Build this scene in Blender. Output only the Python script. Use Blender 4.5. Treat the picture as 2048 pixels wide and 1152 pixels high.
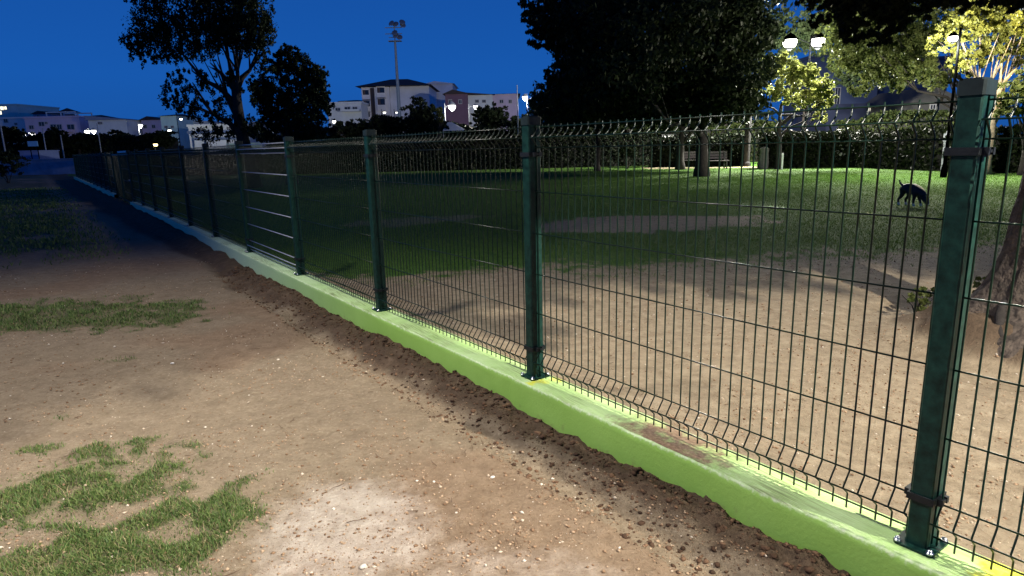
import bpy, math, random
import numpy as np
from mathutils import Vector, Matrix

random.seed(7)
rng = np.random.default_rng(7)
sc = bpy.context.scene
for o in list(bpy.data.objects):
    bpy.data.objects.remove(o)
COL = sc.collection

# ------------------------------------------------------------------ camera
FPX, PITCH, ROLL = 1292.67, 0.215938, -0.024534
WT = 0.20                       # height of the kerb wall top
ZC = 0.894675 * 1.43 + WT       # eye height
cp, sp, cr, sr = math.cos(PITCH), math.sin(PITCH), math.cos(ROLL), math.sin(ROLL)
F = np.array([0, cp, -sp]); U0 = np.array([0, sp, cp]); R0 = np.array([1.0, 0, 0])
RR = cr * R0 + sr * U0; UU = -sr * R0 + cr * U0
CAM = np.array([0, 0, ZC])
cd = bpy.data.cameras.new('camera'); cam = bpy.data.objects.new('camera', cd); COL.objects.link(cam)
cd.sensor_width = 36; cd.lens = FPX / 2048 * 36; cd.clip_start = 0.05; cd.clip_end = 6000
M = Matrix.Identity(4)
for i in range(3):
    M[i][0] = RR[i]; M[i][1] = UU[i]; M[i][2] = -F[i]; M[i][3] = CAM[i]
cam.matrix_world = M
sc.camera = cam

def ray(x, y): return F + RR * (x - 1024) / FPX - UU * (y - 576) / FPX
def at_ground(x, y, z=0.0):
    r = ray(x, y); return CAM + r * ((z - ZC) / r[2])
def at(x, y, Y):
    r = ray(x, y); return CAM + r * (Y / r[1])

# ------------------------------------------------------------------ sky
w = bpy.data.worlds.new('World'); sc.world = w; w.use_nodes = True
nt = w.node_tree; nt.nodes.clear()
tc = nt.nodes.new('ShaderNodeTexCoord'); sx = nt.nodes.new('ShaderNodeSeparateXYZ')
rp = nt.nodes.new('ShaderNodeValToRGB'); bg = nt.nodes.new('ShaderNodeBackground'); ow = nt.nodes.new('ShaderNodeOutputWorld')
nt.links.new(tc.outputs['Generated'], sx.inputs[0]); nt.links.new(sx.outputs['Z'], rp.inputs[0])
nt.links.new(rp.outputs[0], bg.inputs[0]); nt.links.new(bg.outputs[0], ow.inputs[0])
cr_ = rp.color_ramp
cr_.elements[0].position = 0.0; cr_.elements[0].color = (0.0095, 0.083, 0.34, 1)
e = cr_.elements.new(0.10); e.color = (0.0085, 0.098, 0.42, 1)
e = cr_.elements.new(0.22); e.color = (0.0075, 0.082, 0.37, 1)
e = cr_.elements.new(0.45); e.color = (0.004, 0.032, 0.17, 1)
cr_.elements[-1].position = 1.0; cr_.elements[-1].color = (0.002, 0.013, 0.075, 1)
bg.inputs[1].default_value = 1.0

sc.view_settings.view_transform = 'Standard'; sc.view_settings.look = 'None'
sc.view_settings.exposure = 0.0; sc.view_settings.gamma = 1.0; sc.view_settings.use_curve_mapping = False
sc.render.engine = 'CYCLES'
sc.cycles.use_denoising = True
sc.cycles.max_bounces = 6; sc.cycles.diffuse_bounces = 3; sc.cycles.glossy_bounces = 3
sc.cycles.transparent_max_bounces = 8
sc.cycles.sample_clamp_indirect = 3.0
sc.cycles.use_light_tree = True

# light levels (each lamp's own light is made in its builder)
W_MAIN = 5800      # shaded lamp behind the camera, park side
W_FILL = 1950      # unseen lamp added above the dirt side
W_PARK = 11500      # each globe of the double lamp across the lawn

# ------------------------------------------------------------------ helpers
def tag(o, label=None, cat=None, group=None, kind=None):
    if label: o['label'] = label
    if cat: o['category'] = cat
    if group: o['group'] = group
    if kind: o['kind'] = kind
    return o
def empty(name, loc=(0, 0, 0), rz=0.0, label=None, cat=None, group=None, parent=None):
    o = bpy.data.objects.new(name, None); COL.objects.link(o)
    o.location = [float(v) for v in loc]; o.rotation_euler = (0, 0, rz); o.empty_display_size = 0.1
    if parent: o.parent = parent
    return tag(o, label, cat, group)
def link(name, me, parent=None, loc=None, rz=0.0):
    o = bpy.data.objects.new(name, me); COL.objects.link(o)
    if parent: o.parent = parent
    if loc is not None: o.location = [float(v) for v in loc]
    if rz: o.rotation_euler = (0, 0, rz)
    return o
def kids(o): return [c for c in bpy.data.objects if c.parent == o]
def copy_tree(o, parent=None, cmap=None):
    cmap = CH if cmap is None else cmap
    c = o.copy(); COL.objects.link(c); c.parent = parent
    for ch in cmap.get(o.name, []): copy_tree(ch, c, cmap)
    return c
CH = {}
def children_map():
    CH.clear()
    for o in bpy.data.objects:
        if o.parent: CH.setdefault(o.parent.name, []).append(o)

class MB:
    def __init__(s): s.v = []; s.f = []; s.mi = []; s.n = 0; s.smooth = False
    def add(s, v, f, mi=0):
        v = np.asarray(v, float); s.v.append(v)
        for q in f: s.f.append([i + s.n for i in q]); s.mi.append(mi)
        s.n += len(v)
    def box(s, a, b, mi=0, rz=0, c=(0, 0, 0)):
        a = np.array(a, float); b = np.array(b, float)
        v = np.array([[x, y, z] for x in (a[0], b[0]) for y in (a[1], b[1]) for z in (a[2], b[2])])
        if rz:
            k, t = math.cos(rz), math.sin(rz); v = v @ np.array([[k, t, 0], [-t, k, 0], [0, 0, 1]])
        s.add(v + np.array(c), [(0, 1, 3, 2), (4, 6, 7, 5), (0, 4, 5, 1), (2, 3, 7, 6), (0, 2, 6, 4), (1, 5, 7, 3)], mi)
    def tube(s, pts, rad, n=8, mi=0, cap=True):
        pts = np.asarray(pts, float); rad = np.broadcast_to(np.asarray(rad, float), (len(pts),))
        V = []; t0 = None
        for i, p in enumerate(pts):
            t = pts[min(i + 1, len(pts) - 1)] - pts[max(i - 1, 0)]; t /= np.linalg.norm(t) + 1e-12
            if t0 is None:
                a = np.cross(t, [0, 0, 1.0]) if abs(t[2]) < .9 else np.cross(t, [1.0, 0, 0])
            else: a = a - t * (a @ t)
            a /= np.linalg.norm(a) + 1e-12; b = np.cross(t, a); t0 = t
            for k in range(n):
                th = 2 * math.pi * k / n; V.append(p + rad[i] * (a * math.cos(th) + b * math.sin(th)))
        fs = []
        for i in range(len(pts) - 1):
            for k in range(n):
                k2 = (k + 1) % n; fs.append((i * n + k, i * n + k2, (i + 1) * n + k2, (i + 1) * n + k))
        if cap: fs.append(tuple(range(n))[::-1]); fs.append(tuple((len(pts) - 1) * n + k for k in range(n)))
        s.add(V, fs, mi)
    def lathe(s, prof, n=16, c=(0, 0, 0), mi=0):
        V = [];
        for r, z in prof:
            for k in range(n):
                th = 2 * math.pi * k / n; V.append((c[0] + r * math.cos(th), c[1] + r * math.sin(th), c[2] + z))
        fs = []
        for i in range(len(prof) - 1):
            for k in range(n):
                k2 = (k + 1) % n; fs.append((i * n + k, i * n + k2, (i + 1) * n + k2, (i + 1) * n + k))
        fs.append(tuple(range(n))[::-1]); fs.append(tuple((len(prof) - 1) * n + k for k in range(n)))
        s.add(V, fs, mi)
    def sphere(s, c, r, n=16, m=10, mi=0):
        s.lathe([(max(1e-4, r * math.sin(math.pi * i / m)), -r * math.cos(math.pi * i / m)) for i in range(m + 1)], n, c, mi)
    def mesh(s, name, mats, smooth=False):
        me = bpy.data.meshes.new(name)
        me.from_pydata(np.concatenate(s.v).tolist(), [], s.f)
        for m in (mats if isinstance(mats, (list, tuple)) else [mats]): me.materials.append(m)
        me.polygons.foreach_set('material_index', s.mi)
        if smooth: me.polygons.foreach_set('use_smooth', [True] * len(s.f))
        me.update(); return me
    def build(s, name, mats, parent=None, loc=None, rz=0.0, smooth=False):
        return link(name, s.mesh(name, mats, smooth), parent, loc, rz)

def np_mesh(name, V, Fc, mats, attrs=None, mi=None, smooth=False):
    me = bpy.data.meshes.new(name); V = np.asarray(V, np.float32); Fc = np.asarray(Fc, np.int32)
    k = Fc.shape[1]
    me.vertices.add(len(V)); me.vertices.foreach_set('co', V.ravel())
    me.loops.add(Fc.size); me.loops.foreach_set('vertex_index', Fc.ravel())
    me.polygons.add(len(Fc)); me.polygons.foreach_set('loop_start', np.arange(0, Fc.size, k, dtype=np.int32))
    for m in (mats if isinstance(mats, (list, tuple)) else [mats]): me.materials.append(m)
    if mi is not None: me.polygons.foreach_set('material_index', np.asarray(mi, np.int32))
    if smooth: me.polygons.foreach_set('use_smooth', np.ones(len(Fc), bool))
    me.update(calc_edges=True)
    for nme, a in (attrs or {}).items():
        at_ = me.attributes.new(nme, 'FLOAT', 'POINT'); at_.data.foreach_set('value', np.asarray(a, np.float32))
    me.validate(); return me

def _h(i, j, k, s):
    with np.errstate(over='ignore'):
        n = (i.astype(np.int64) * 374761393 + j.astype(np.int64) * 668265263 + k * 2147483647 + s * 1274126177) & 0xffffffff
        n = ((n ^ (n >> 13)) * 1274126177) & 0xffffffff
        n = n ^ (n >> 16)
    return (n & 0xffff) / 65535.0
def vnoise(x, y, s=0):
    i, j = np.floor(x), np.floor(y); u, v = x - i, y - j
    u = u * u * (3 - 2 * u); v = v * v * (3 - 2 * v)
    a = _h(i, j, 0, s); b = _h(i + 1, j, 0, s); c = _h(i, j + 1, 0, s); d_ = _h(i + 1, j + 1, 0, s)
    return (a * (1 - u) + b * u) * (1 - v) + (c * (1 - u) + d_ * u) * v
def fbm(x, y, o=4, s=0):
    t = 0; am = 1; tot = 0
    for k in range(o):
        t = t + am * vnoise(x * 2 ** k + 17.3 * k, y * 2 ** k - 9.1 * k, s + k); tot += am; am *= .5
    return t / tot
def sstep(a, b, x):
    t = np.clip((x - a) / (b - a), 0, 1); return t * t * (3 - 2 * t)

# materials
def mat(name, col, rough=0.8, var=0.25, scale=6.0, bump=0.0, bscale=None, metal=0.0, spec=0.5, col2=None, coat=0, detail=6):
    m = bpy.data.materials.new(name); m.use_nodes = True; t = m.node_tree; b = t.nodes['Principled BSDF']
    b.inputs['Roughness'].default_value = rough; b.inputs['Metallic'].default_value = metal
    b.inputs['Specular IOR Level'].default_value = spec
    if coat: b.inputs['Coat Weight'].default_value = coat; b.inputs['Coat Roughness'].default_value = .15
    tcn = t.nodes.new('ShaderNodeTexCoord'); nz = t.nodes.new('ShaderNodeTexNoise')
    nz.inputs['Scale'].default_value = scale; nz.inputs['Detail'].default_value = detail; nz.inputs['Roughness'].default_value = .65
    t.links.new(tcn.outputs['Object'], nz.inputs['Vector'])
    r = t.nodes.new('ShaderNodeValToRGB'); t.links.new(nz.outputs['Fac'], r.inputs[0])
    c = np.array(col); c2 = np.array(col2) if col2 is not None else c * (1 + var); c1 = c * (1 - var)
    r.color_ramp.elements[0].position = .3; r.color_ramp.elements[0].color = (*np.clip(c1, 0, 1), 1)
    r.color_ramp.elements[1].position = .72; r.color_ramp.elements[1].color = (*np.clip(c2, 0, 1), 1)
    t.links.new(r.outputs[0], b.inputs['Base Color'])
    if bump:
        n2 = t.nodes.new('ShaderNodeTexNoise'); n2.inputs['Scale'].default_value = bscale or scale * 4; n2.inputs['Detail'].default_value = 8
        t.links.new(tcn.outputs['Object'], n2.inputs['Vector'])
        bp = t.nodes.new('ShaderNodeBump'); bp.inputs['Strength'].default_value = 1.0; bp.inputs['Distance'].default_value = bump
        t.links.new(n2.outputs['Fac'], bp.inputs['Height']); t.links.new(bp.outputs[0], b.inputs['Normal'])
    return m
def emit(name, col, st):
    m = bpy.data.materials.new(name); m.use_nodes = True; t = m.node_tree; t.nodes.clear()
    e_ = t.nodes.new('ShaderNodeEmission'); e_.inputs[0].default_value = (*col, 1); e_.inputs[1].default_value = st
    o = t.nodes.new('ShaderNodeOutputMaterial'); t.links.new(e_.outputs[0], o.inputs[0]); return m
def leafmat(name, ca, cb, trans=0.35, rough=.5, scale=1.2):
    m = bpy.data.materials.new(name); m.use_nodes = True; t = m.node_tree; b = t.nodes['Principled BSDF']
    b.inputs['Roughness'].default_value = rough; b.inputs['Specular IOR Level'].default_value = .08 if trans <= .2 else .25
    at_ = t.nodes.new('ShaderNodeAttribute'); at_.attribute_name = 'rnd'
    r = t.nodes.new('ShaderNodeValToRGB'); t.links.new(at_.outputs['Fac'], r.inputs[0])
    r.color_ramp.elements[0].color = (*ca, 1); r.color_ramp.elements[1].color = (*cb, 1)
    t.links.new(r.outputs[0], b.inputs['Base Color'])
    tr = t.nodes.new('ShaderNodeBsdfTranslucent'); t.links.new(r.outputs[0], tr.inputs[0])
    mx = t.nodes.new('ShaderNodeMixShader'); mx.inputs[0].default_value = trans
    t.links.new(b.outputs[0], mx.inputs[1]); t.links.new(tr.outputs[0], mx.inputs[2])
    t.links.new(mx.outputs[0], t.nodes['Material Output'].inputs[0]); return m

# ------------------------------------------------------------------ fence line frame
O = np.array([1.308, 1.8357]); D = np.array([-.584696, .811253]); N = np.array([-.811253, -.584696])   # D along the fence away, N outwards (dirt side)
YAW = math.atan2(D[1], D[0])
def shift(s): return -0.05 * sstep(4, 13, np.asarray(s, float))
def P(s, m, z=0.0):
    q = O + D * s + N * (m + float(shift(s))); return np.array([q[0], q[1], z])
def sm(x, y):
    dx, dy = x - O[0], y - O[1]; s = dx * D[0] + dy * D[1]; return s, dx * N[0] + dy * N[1] - shift(s)

TRUNK = np.array([3.86, 4.62])
def ell(x, y, cx, cy, rx, ry, rot=0.0):
    k, t = math.cos(rot), math.sin(rot); dx, dy = x - cx, y - cy
    u = (dx * k + dy * t) / rx; v = (-dx * t + dy * k) / ry; return np.sqrt(u * u + v * v)

def masks(x, y):
    s, m = sm(x, y)
    n1 = fbm(x * .9, y * .9, 4, 3); n2 = fbm(x * 3.1, y * 3.1, 4, 11); n3 = fbm(x * 9, y * 9, 3, 23)
    n4 = fbm(x * 6.5 + 3, y * 6.5, 3, 57)
    out = m > 0
    # dug soil beside the kerb
    wdt = .37 + .30 * (n1 - .5) + .34 * (n2 - .5) + .16 * (n3 - .5) + .04 * np.clip(s - 3, 0, 30)
    soil = np.where(out, 1 - sstep(wdt * .45, wdt * 1.25, m), 0)
    soil = np.where(m < 0, (1 - sstep(.10, .32, -m + .1 * (n2 - .5))) * .55, soil)
    soil = np.maximum(soil, .85 * (1 - sstep(.55, 1.0, np.hypot(x - TRUNK[0], y - TRUNK[1]) + .5 * (n2 - .5))) * (m < 0))
    # grass on the dirt side
    g = np.zeros_like(x)
    def patch(cx, cy, rx, ry, rot, st, amp=.9):
        nonlocal g
        e_ = ell(x, y, cx, cy, rx, ry, rot) + 1.3 * amp * (n2 - .5) + .9 * (n3 - .5)
        g = np.maximum(g, (1 - sstep(.45, 1.35, e_)) * st * (.35 + .65 * sstep(.38, .6, n4)))
    patch(-4.75, 5.95, 1.75, .66, .03, 2.0, .55)
    patch(-4.4, 6.7, .9, .25, .05, .6)
    patch(-2.05, 2.62, .6, .46, .3, 1.2)
    patch(-1.55, 2.22, .56, .34, .5, 1.2)
    patch(-1.95, 2.1, .6, .28, .1, .9)
    patch(-1.25, 2.12, .26, .2, .3, .6)
    patch(-1.32, 2.62, .30, .09, .9, .6)
    patch(-2.1, 3.12, .55, .12, .1, .8)
    patch(-2.75, 3.5, .22, .1, .1, .7)
    patch(-3.0, 4.6, .22, .07, .1, .6)
    far = sstep(8.6, 11.5, y + 2.2 * (n1 - .5) + (n2 - .5) - .16 * (x + 6)) * sstep(.9, 2.2, m) * (x < 0)
    g = np.where(out, np.maximum(g, far * .8 * sstep(.30, .5, n1 + .25 * n2 - .05)), 0)
    # park lawn
    edge = y - (7.9 + 1.1 * (n1 - .5) + .9 * (n2 - .5)) - .12 * (x - 1)
    lawn = np.where(~out, sstep(-.8, .9, edge + 1.4 * (n3 - .5)), 0)
    bare = ell(x, y, 2.75, 12.3, 2.35, 1.4, .12) + .8 * (n1 - .5) + .5 * (n2 - .5)
    lawn = lawn * (.04 + .96 * sstep(.7, 1.1, bare))
    bare2 = ell(x, y, -2.0, 13.6, 1.8, .9, .5) + .8 * (n2 - .5); lawn = lawn * (.45 + .55 * sstep(.75, 1.1, bare2))
    # pale strip along the back hedge
    strip = sstep(-.4, .2, y + .35 * (x - 13.4) - 36.0 + .8 * (n2 - .5)) * (1 - sstep(2.2, 2.8, y + .35 * (x - 13.4) - 36.0)) * (x > 8) * (x < 17)
    lawn = lawn * (1 - .75 * strip)
    pale = 1 - sstep(.35, 1.15, ell(x, y, -.70, 2.30, .50, .66, .4) + .7 * (n1 - .5) + .5 * (n2 - .5))
    pale = np.maximum(pale, .6 * (1 - sstep(.6, 1.1, ell(x, y, -.05, 1.9, .62, .42, -.5) + .7 * (n2 - .5))))
    pale = np.where(out, pale, 0)
    orange = np.where(out, sstep(.46, .66, fbm(x * .8 + 5, y * .8, 3, 41)) * (m > .5), 0)
    return s, m, soil, g, lawn, pale, orange, n1, n2, n3

def height(x, y, mk=None):
    s, m, soil, g, lawn, pale, orange, n1, n2, n3 = mk or masks(x, y)
    z = .035 * (fbm(x * .5, y * .5, 3, 61) - .5) + .020 * (n2 - .5) + .016 * (n3 - .5) + .008 * (fbm(x * 22, y * 22, 3, 71) - .5)
    clod = fbm(x * 14, y * 14, 3, 77)
    base = .050 + .012 * np.sin(s * 2.3) + .02 * (fbm(s * 2.2, s * 0 + 2., 3, 8) - .5) * 2 + .07 * sstep(9, 14, s)
    ber = base * (1 - sstep(.0, .55, m - .10))
    trough = -.045 * np.exp(-((m - .42 - .12 * (n1 - .5)) / .10) ** 2) * sstep(.35, .6, n2 + .15)
    z = z + np.where(m > 0, ber + trough + soil * (.045 * (clod - .5) + .03 * (fbm(x * 30, y * 30, 2, 31) - .5) + .045 * (fbm(x * 5, y * 5, 2, 90) - .5)), 0)
    z = z + np.where(m <= 0, .10 * (1 - sstep(.08, .9, -m)) + .012 * (clod - .5) * (1 - lawn), 0)
    r = np.hypot(x - TRUNK[0], y - TRUNK[1])
    z = z + (.20 + .06 * (clod - .5)) * (1 - sstep(.42, .88, r + .3 * (n2 - .5))) * (m < 0)
    z = z - .05 * np.exp(-((r - 1.15) / .2) ** 2) * (m < -.4)
    z = z + g * .012 * n3 * 2
    dist = np.hypot(x, y)
    z = z * (1 - .7 * sstep(30, 70, dist)) - .0
    return z

# ------------------------------------------------------------------ ground sheet
rad = [0.0, .35]
while rad[-1] < 5200: rad.append(rad[-1] * (1.0105 if rad[-1] < 9 else (1.025 if rad[-1] < 90 else 1.12)) + (.004 if rad[-1] < 9 else 0))
rad = np.array(rad[1:])
ang = np.radians(np.concatenate([np.arange(-50, 50.01, .32), np.arange(54, 309.9, 4)]))  # measured from +Y clockwise
A_, R_ = np.meshgrid(ang, rad)
gx, gy = (R_ * np.sin(A_)).ravel(), (R_ * np.cos(A_)).ravel()
mk = masks(gx, gy); gz = height(gx, gy, mk)
# keep the sheet under the kerb wall
inw = (mk[1] > -.075) & (mk[1] < .105) & (mk[0] > -4) & (mk[0] < 52)
gz = np.where(inw, np.minimum(gz, .06), gz)
na, nr = len(ang), len(rad)
ii, jj = np.meshgrid(np.arange(nr - 1), np.arange(na), indexing='ij')
j2 = (jj + 1) % na
fc = np.stack([ii * na + jj, (ii + 1) * na + jj, (ii + 1) * na + j2, ii * na + j2], -1).reshape(-1, 4)[:, ::-1]
def ground_mat():
    m = bpy.data.materials.new('ground_surface'); m.use_nodes = True; t = m.node_tree; b = t.nodes['Principled BSDF']
    b.inputs['Roughness'].default_value = .92; b.inputs['Specular IOR Level'].default_value = .2
    L = t.links.new
    g = t.nodes.new('ShaderNodeNewGeometry')
    def noise(sc_, det=6, ro=.6):
        n = t.nodes.new('ShaderNodeTexNoise'); n.inputs['Scale'].default_value = sc_; n.inputs['Detail'].default_value = det
        n.inputs['Roughness'].default_value = ro; L(g.outputs['Position'], n.inputs['Vector']); return n.outputs['Fac']
    def ramp(fac, stops):
        r = t.nodes.new('ShaderNodeValToRGB'); L(fac, r.inputs[0])
        r.color_ramp.elements[0].position = stops[0][0]; r.color_ramp.elements[0].color = (*stops[0][1], 1)
        r.color_ramp.elements[1].position = stops[-1][0]; r.color_ramp.elements[1].color = (*stops[-1][1], 1)
        for p_, c_ in stops[1:-1]:
            q = r.color_ramp.elements.new(p_); q.color = (*c_, 1)
        return r.outputs[0]
    def mix(fac, a, b_):
        n = t.nodes.new('ShaderNodeMix'); n.data_type = 'RGBA'; L(fac, n.inputs[0]); L(a, n.inputs[6]); L(b_, n.inputs[7]); return n.outputs[2]
    def attr(nm):
        n = t.nodes.new('ShaderNodeAttribute'); n.attribute_name = nm; return n.outputs['Fac']
    def mth(op, a, b_=None, clamp=False):
        n = t.nodes.new('ShaderNodeMath'); n.operation = op; n.use_clamp = clamp
        for k, v in ((0, a), (1, b_)):
            if v is None: continue
            if isinstance(v, (int, float)): n.inputs[k].default_value = v
            else: L(v, n.inputs[k])
        return n.outputs[0]
    def edge(a, nz, lo=.35, hi=.62, k=.5):   # mask sharpened by noise
        v = mth('ADD', a, mth('MULTIPLY', mth('SUBTRACT', nz, .5), k))
        n = t.nodes.new('ShaderNodeMapRange'); n.interpolation_type = 'SMOOTHSTEP'; L(v, n.inputs[0])
        n.inputs[1].default_value = lo; n.inputs[2].default_value = hi; return n.outputs[0]
    nA, nB, nC, nD = noise(1.3), noise(9, 8, .7), noise(48, 6, .7), noise(200, 3)
    sand = ramp(nA, [(.25, (.145, .110, .070)), (.5, (.225, .180, .120)), (.75, (.30, .25, .175))])
    spk = ramp(nC, [(.28, (.085, .058, .040)), (.46, (.235, .18, .13)), (.60, (.32, .255, .185)), (.70, (.62, .54, .43))])
    half = t.nodes.new('ShaderNodeValue'); half.outputs[0].default_value = .5
    base = mix(half.outputs[0], sand, spk); blot = ramp(nB, [(.32, (.105, .075, .046)), (.55, (.25, .20, .135)), (.78, (.40, .34, .245))]); q4 = t.nodes.new('ShaderNodeValue'); q4.outputs[0].default_value = .38; base = mix(q4.outputs[0], base, blot)
    inner = ramp(nB, [(.3, (.21, .165, .108)), (.55, (.36, .295, .20)), (.75, (.50, .43, .31))]); base = mix(mth('MULTIPLY', attr('park'), .55), base, inner)
    orange = ramp(nB, [(.3, (.16, .088, .050)), (.7, (.30, .19, .12))])
    base = mix(mth('MULTIPLY', attr('orange'), .38), base, orange)
    palec = ramp(nB, [(.3, (.46, .40, .34)), (.7, (.74, .69, .63))])
    base = mix(mth('MULTIPLY', edge(attr('pale'), nB, .25, 1.15, .9), .5), base, palec)
    soilc = ramp(nB, [(.3, (.038, .024, .016)), (.55, (.085, .055, .036)), (.8, (.16, .11, .074))])
    base = mix(mth('MULTIPLY', edge(attr('soil'), nB, .25, .85, .9), .88), base, soilc)
    gr = ramp(nC, [(.3, (.022, .04, .012)), (.6, (.045, .08, .022)), (.85, (.11, .11, .05))])
    base = mix(mth('MULTIPLY', edge(attr('grass'), nB, .3, .8, .7), .55), base, gr)
    lw = ramp(nB, [(.3, (.038, .095, .014)), (.55, (.065, .15, .022)), (.8, (.13, .19, .04))])
    base = mix(edge(attr('lawn'), nB, .3, .7, .8), base, lw)
    L(base, b.inputs['Base Color'])
    hgt = mth('ADD', mth('MULTIPLY', nC, .6), mth('MULTIPLY', nD, .25)); hgt = mth('ADD', hgt, mth('MULTIPLY', nB, .9))
    bp = t.nodes.new('ShaderNodeBump'); bp.inputs['Strength'].default_value = 1; bp.inputs['Distance'].default_value = .024
    L(hgt, bp.inputs['Height']); L(bp.outputs[0], b.inputs['Normal'])
    return m
GM = ground_mat()
cen = len(gx)
V = np.c_[gx, gy, gz]
gme = np_mesh('ground', V, fc, GM, dict(park=(mk[1] < 0).astype(float), soil=mk[2], grass=mk[3], lawn=mk[4], pale=mk[5], orange=mk[6]), smooth=True)
tag(link('ground', gme), kind='structure')
# close the small disc under the eye
q = MB(); q.add(V[:na], [tuple(range(na))[::-1]])

# ------------------------------------------------------------------ loose stones and clods
PH = (1 + 5 ** .5) / 2
ICO = np.array([(-1, PH, 0), (1, PH, 0), (-1, -PH, 0), (1, -PH, 0), (0, -1, PH), (0, 1, PH), (0, -1, -PH), (0, 1, -PH), (PH, 0, -1), (PH, 0, 1), (-PH, 0, -1), (-PH, 0, 1)]) / math.sqrt(1 + PH * PH)
ICF = np.array([(0, 11, 5), (0, 5, 1), (0, 1, 7), (0, 7, 10), (0, 10, 11), (1, 5, 9), (5, 11, 4), (11, 10, 2), (10, 7, 6), (7, 1, 8), (3, 9, 4), (3, 4, 2), (3, 2, 6), (3, 6, 8), (3, 8, 9), (4, 9, 5), (2, 4, 11), (6, 2, 10), (8, 6, 7), (9, 8, 1)])
OCT = np.array([(1, 0, 0), (-1, 0, 0), (0, 1, 0), (0, -1, 0), (0, 0, 1), (0, 0, -1)], float)
OCF = np.array([(0, 2, 4), (2, 1, 4), (1, 3, 4), (3, 0, 4), (2, 0, 5), (1, 2, 5), (3, 1, 5), (0, 3, 5)])
def stones(name, xy, size, m, label, cat, sink=.25, octa=False):
    ICO, ICF, K = (OCT, OCF, 6) if octa else (globals()['ICO'], globals()['ICF'], 12)
    n = len(xy); z = height(xy[:, 0], xy[:, 1])
    sc3 = size[:, None] * rng.uniform([.7, .7, .45], [1.3, 1.3, .8], (n, 3))
    jit = 1 + .75 * (rng.random((n, K, 1)) - .5)
    th = rng.uniform(0, 6.28, n); c_, s_ = np.cos(th), np.sin(th)
    v = ICO[None] * jit * sc3[:, None]
    vx = v[..., 0] * c_[:, None] - v[..., 1] * s_[:, None]; vy = v[..., 0] * s_[:, None] + v[..., 1] * c_[:, None]
    v = np.stack([vx + xy[:, 0:1], vy + xy[:, 1:2], v[..., 2] + (z + sc3[:, 2] * (1 - 2 * sink))[:, None]], -1).reshape(-1, 3)
    f = (ICF[None] + K * np.arange(n)[:, None, None]).reshape(-1, 3)
    me = np_mesh(name, v, f, m, dict(rnd=np.repeat(rng.random(n), K)))
    return tag(link(name, me), label, cat, kind='stuff')
def rndmat(name, stops, rough=.9):
    m = bpy.data.materials.new(name); m.use_nodes = True; t = m.node_tree; b = t.nodes['Principled BSDF']
    b.inputs['Roughness'].default_value = rough; b.inputs['Specular IOR Level'].default_value = .25
    a = t.nodes.new('ShaderNodeAttribute'); a.attribute_name = 'rnd'; r = t.nodes.new('ShaderNodeValToRGB')
    t.links.new(a.outputs['Fac'], r.inputs[0]); t.links.new(r.outputs[0], b.inputs['Base Color'])
    r.color_ramp.elements[0].color = (*stops[0][1], 1); r.color_ramp.elements[1].color = (*stops[-1][1], 1)
    r.color_ramp.elements[1].position = stops[-1][0]
    for p_, c_ in stops[1:-1]:
        e_ = r.color_ramp.elements.new(p_); e_.color = (*c_, 1)
    return m
def scatter_polar(n, r0, r1, a0=-46, a1=46, pw=1.0):
    r = r0 * (r1 / r0) ** (rng.random(n) ** pw); a = np.radians(rng.uniform(a0, a1, n))
    return np.c_[r * np.sin(a), r * np.cos(a)]
M_peb = rndmat('pebble_stone', [(0, (.17, .10, .06)), (.5, (.30, .20, .125)), (.9, (.42, .31, .21)), (1, (.70, .64, .55))])
M_clod = rndmat('damp_soil_clod', [(0, (.035, .02, .012)), (.6, (.08, .045, .027)), (1, (.17, .10, .06))])
xy = scatter_polar(75000, 1.5, 11); mm = masks(xy[:, 0], xy[:, 1])
ok = ((mm[1] > .25) | (mm[1] < -.16)) & (mm[4] < .3) & (mm[2] < .8) & (rng.random(len(xy)) < (.25 + .75 * sstep(.45, .62, mm[8])))
xy = xy[ok]; stones('gravel', xy, .0011 + .0075 * rng.random(len(xy)) ** 6 + .0004 * np.hypot(xy[:, 0], xy[:, 1]), M_peb, 'small pale stones and grit scattered over the bare dirt', 'gravel', octa=True)
xy = scatter_polar(16000, 1.5, 14); s_, m_ = sm(xy[:, 0], xy[:, 1])
sr_ = -1.5 + 9.5 * rng.random(16000) ** 1.3; mr_ = .14 + .40 * rng.random(16000) ** 1.7
xy = (O + D * sr_[:, None] + N * (mr_ + shift(sr_))[:, None])
stones('soil_clods', xy, .002 + .013 * rng.random(len(xy)) ** 8, M_clod, 'crumbling dark clods of dug soil along the foot of the green kerb', 'soil', sink=.42)
def loose(x, y, r, name, label, col, flat=.6):
    p = at_ground(x, y); z = float(height(np.array([p[0]]), np.array([p[1]]))[0]); b = MB()
    v = ICO * (1 + .35 * (rng.random((12, 1)) - .5)) * np.array([r * 1.2, r * .8, r * flat]); b.add(v, ICF.tolist())
    o = b.build(name, mat(name + '_surface', col, .85, .2, 40, .001, 90), None, (p[0], p[1], z + r * flat * .6), random.uniform(0, 3)); md = o.modifiers.new('round', 'SUBSURF'); md.levels = 1; md.render_levels = 1
    tag(o, label, 'stone')
loose(727, 1138, .016, 'pebble', 'pale grey pebble at the bottom edge below the whitish patch', (.50, .47, .42))
loose(985, 957, .013, 'pebble', 'small white stone on the brown dirt near the soil strip, below the second post', (.62, .60, .56))
loose(868, 964, .010, 'pebble', 'whitish chip of stone left of the small white stone on the dirt', (.60, .57, .50), .3)
loose(345, 727, .015, 'pebble', 'single pale stone alone on the dirt midway between the two grass patches', (.60, .58, .56))
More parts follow.
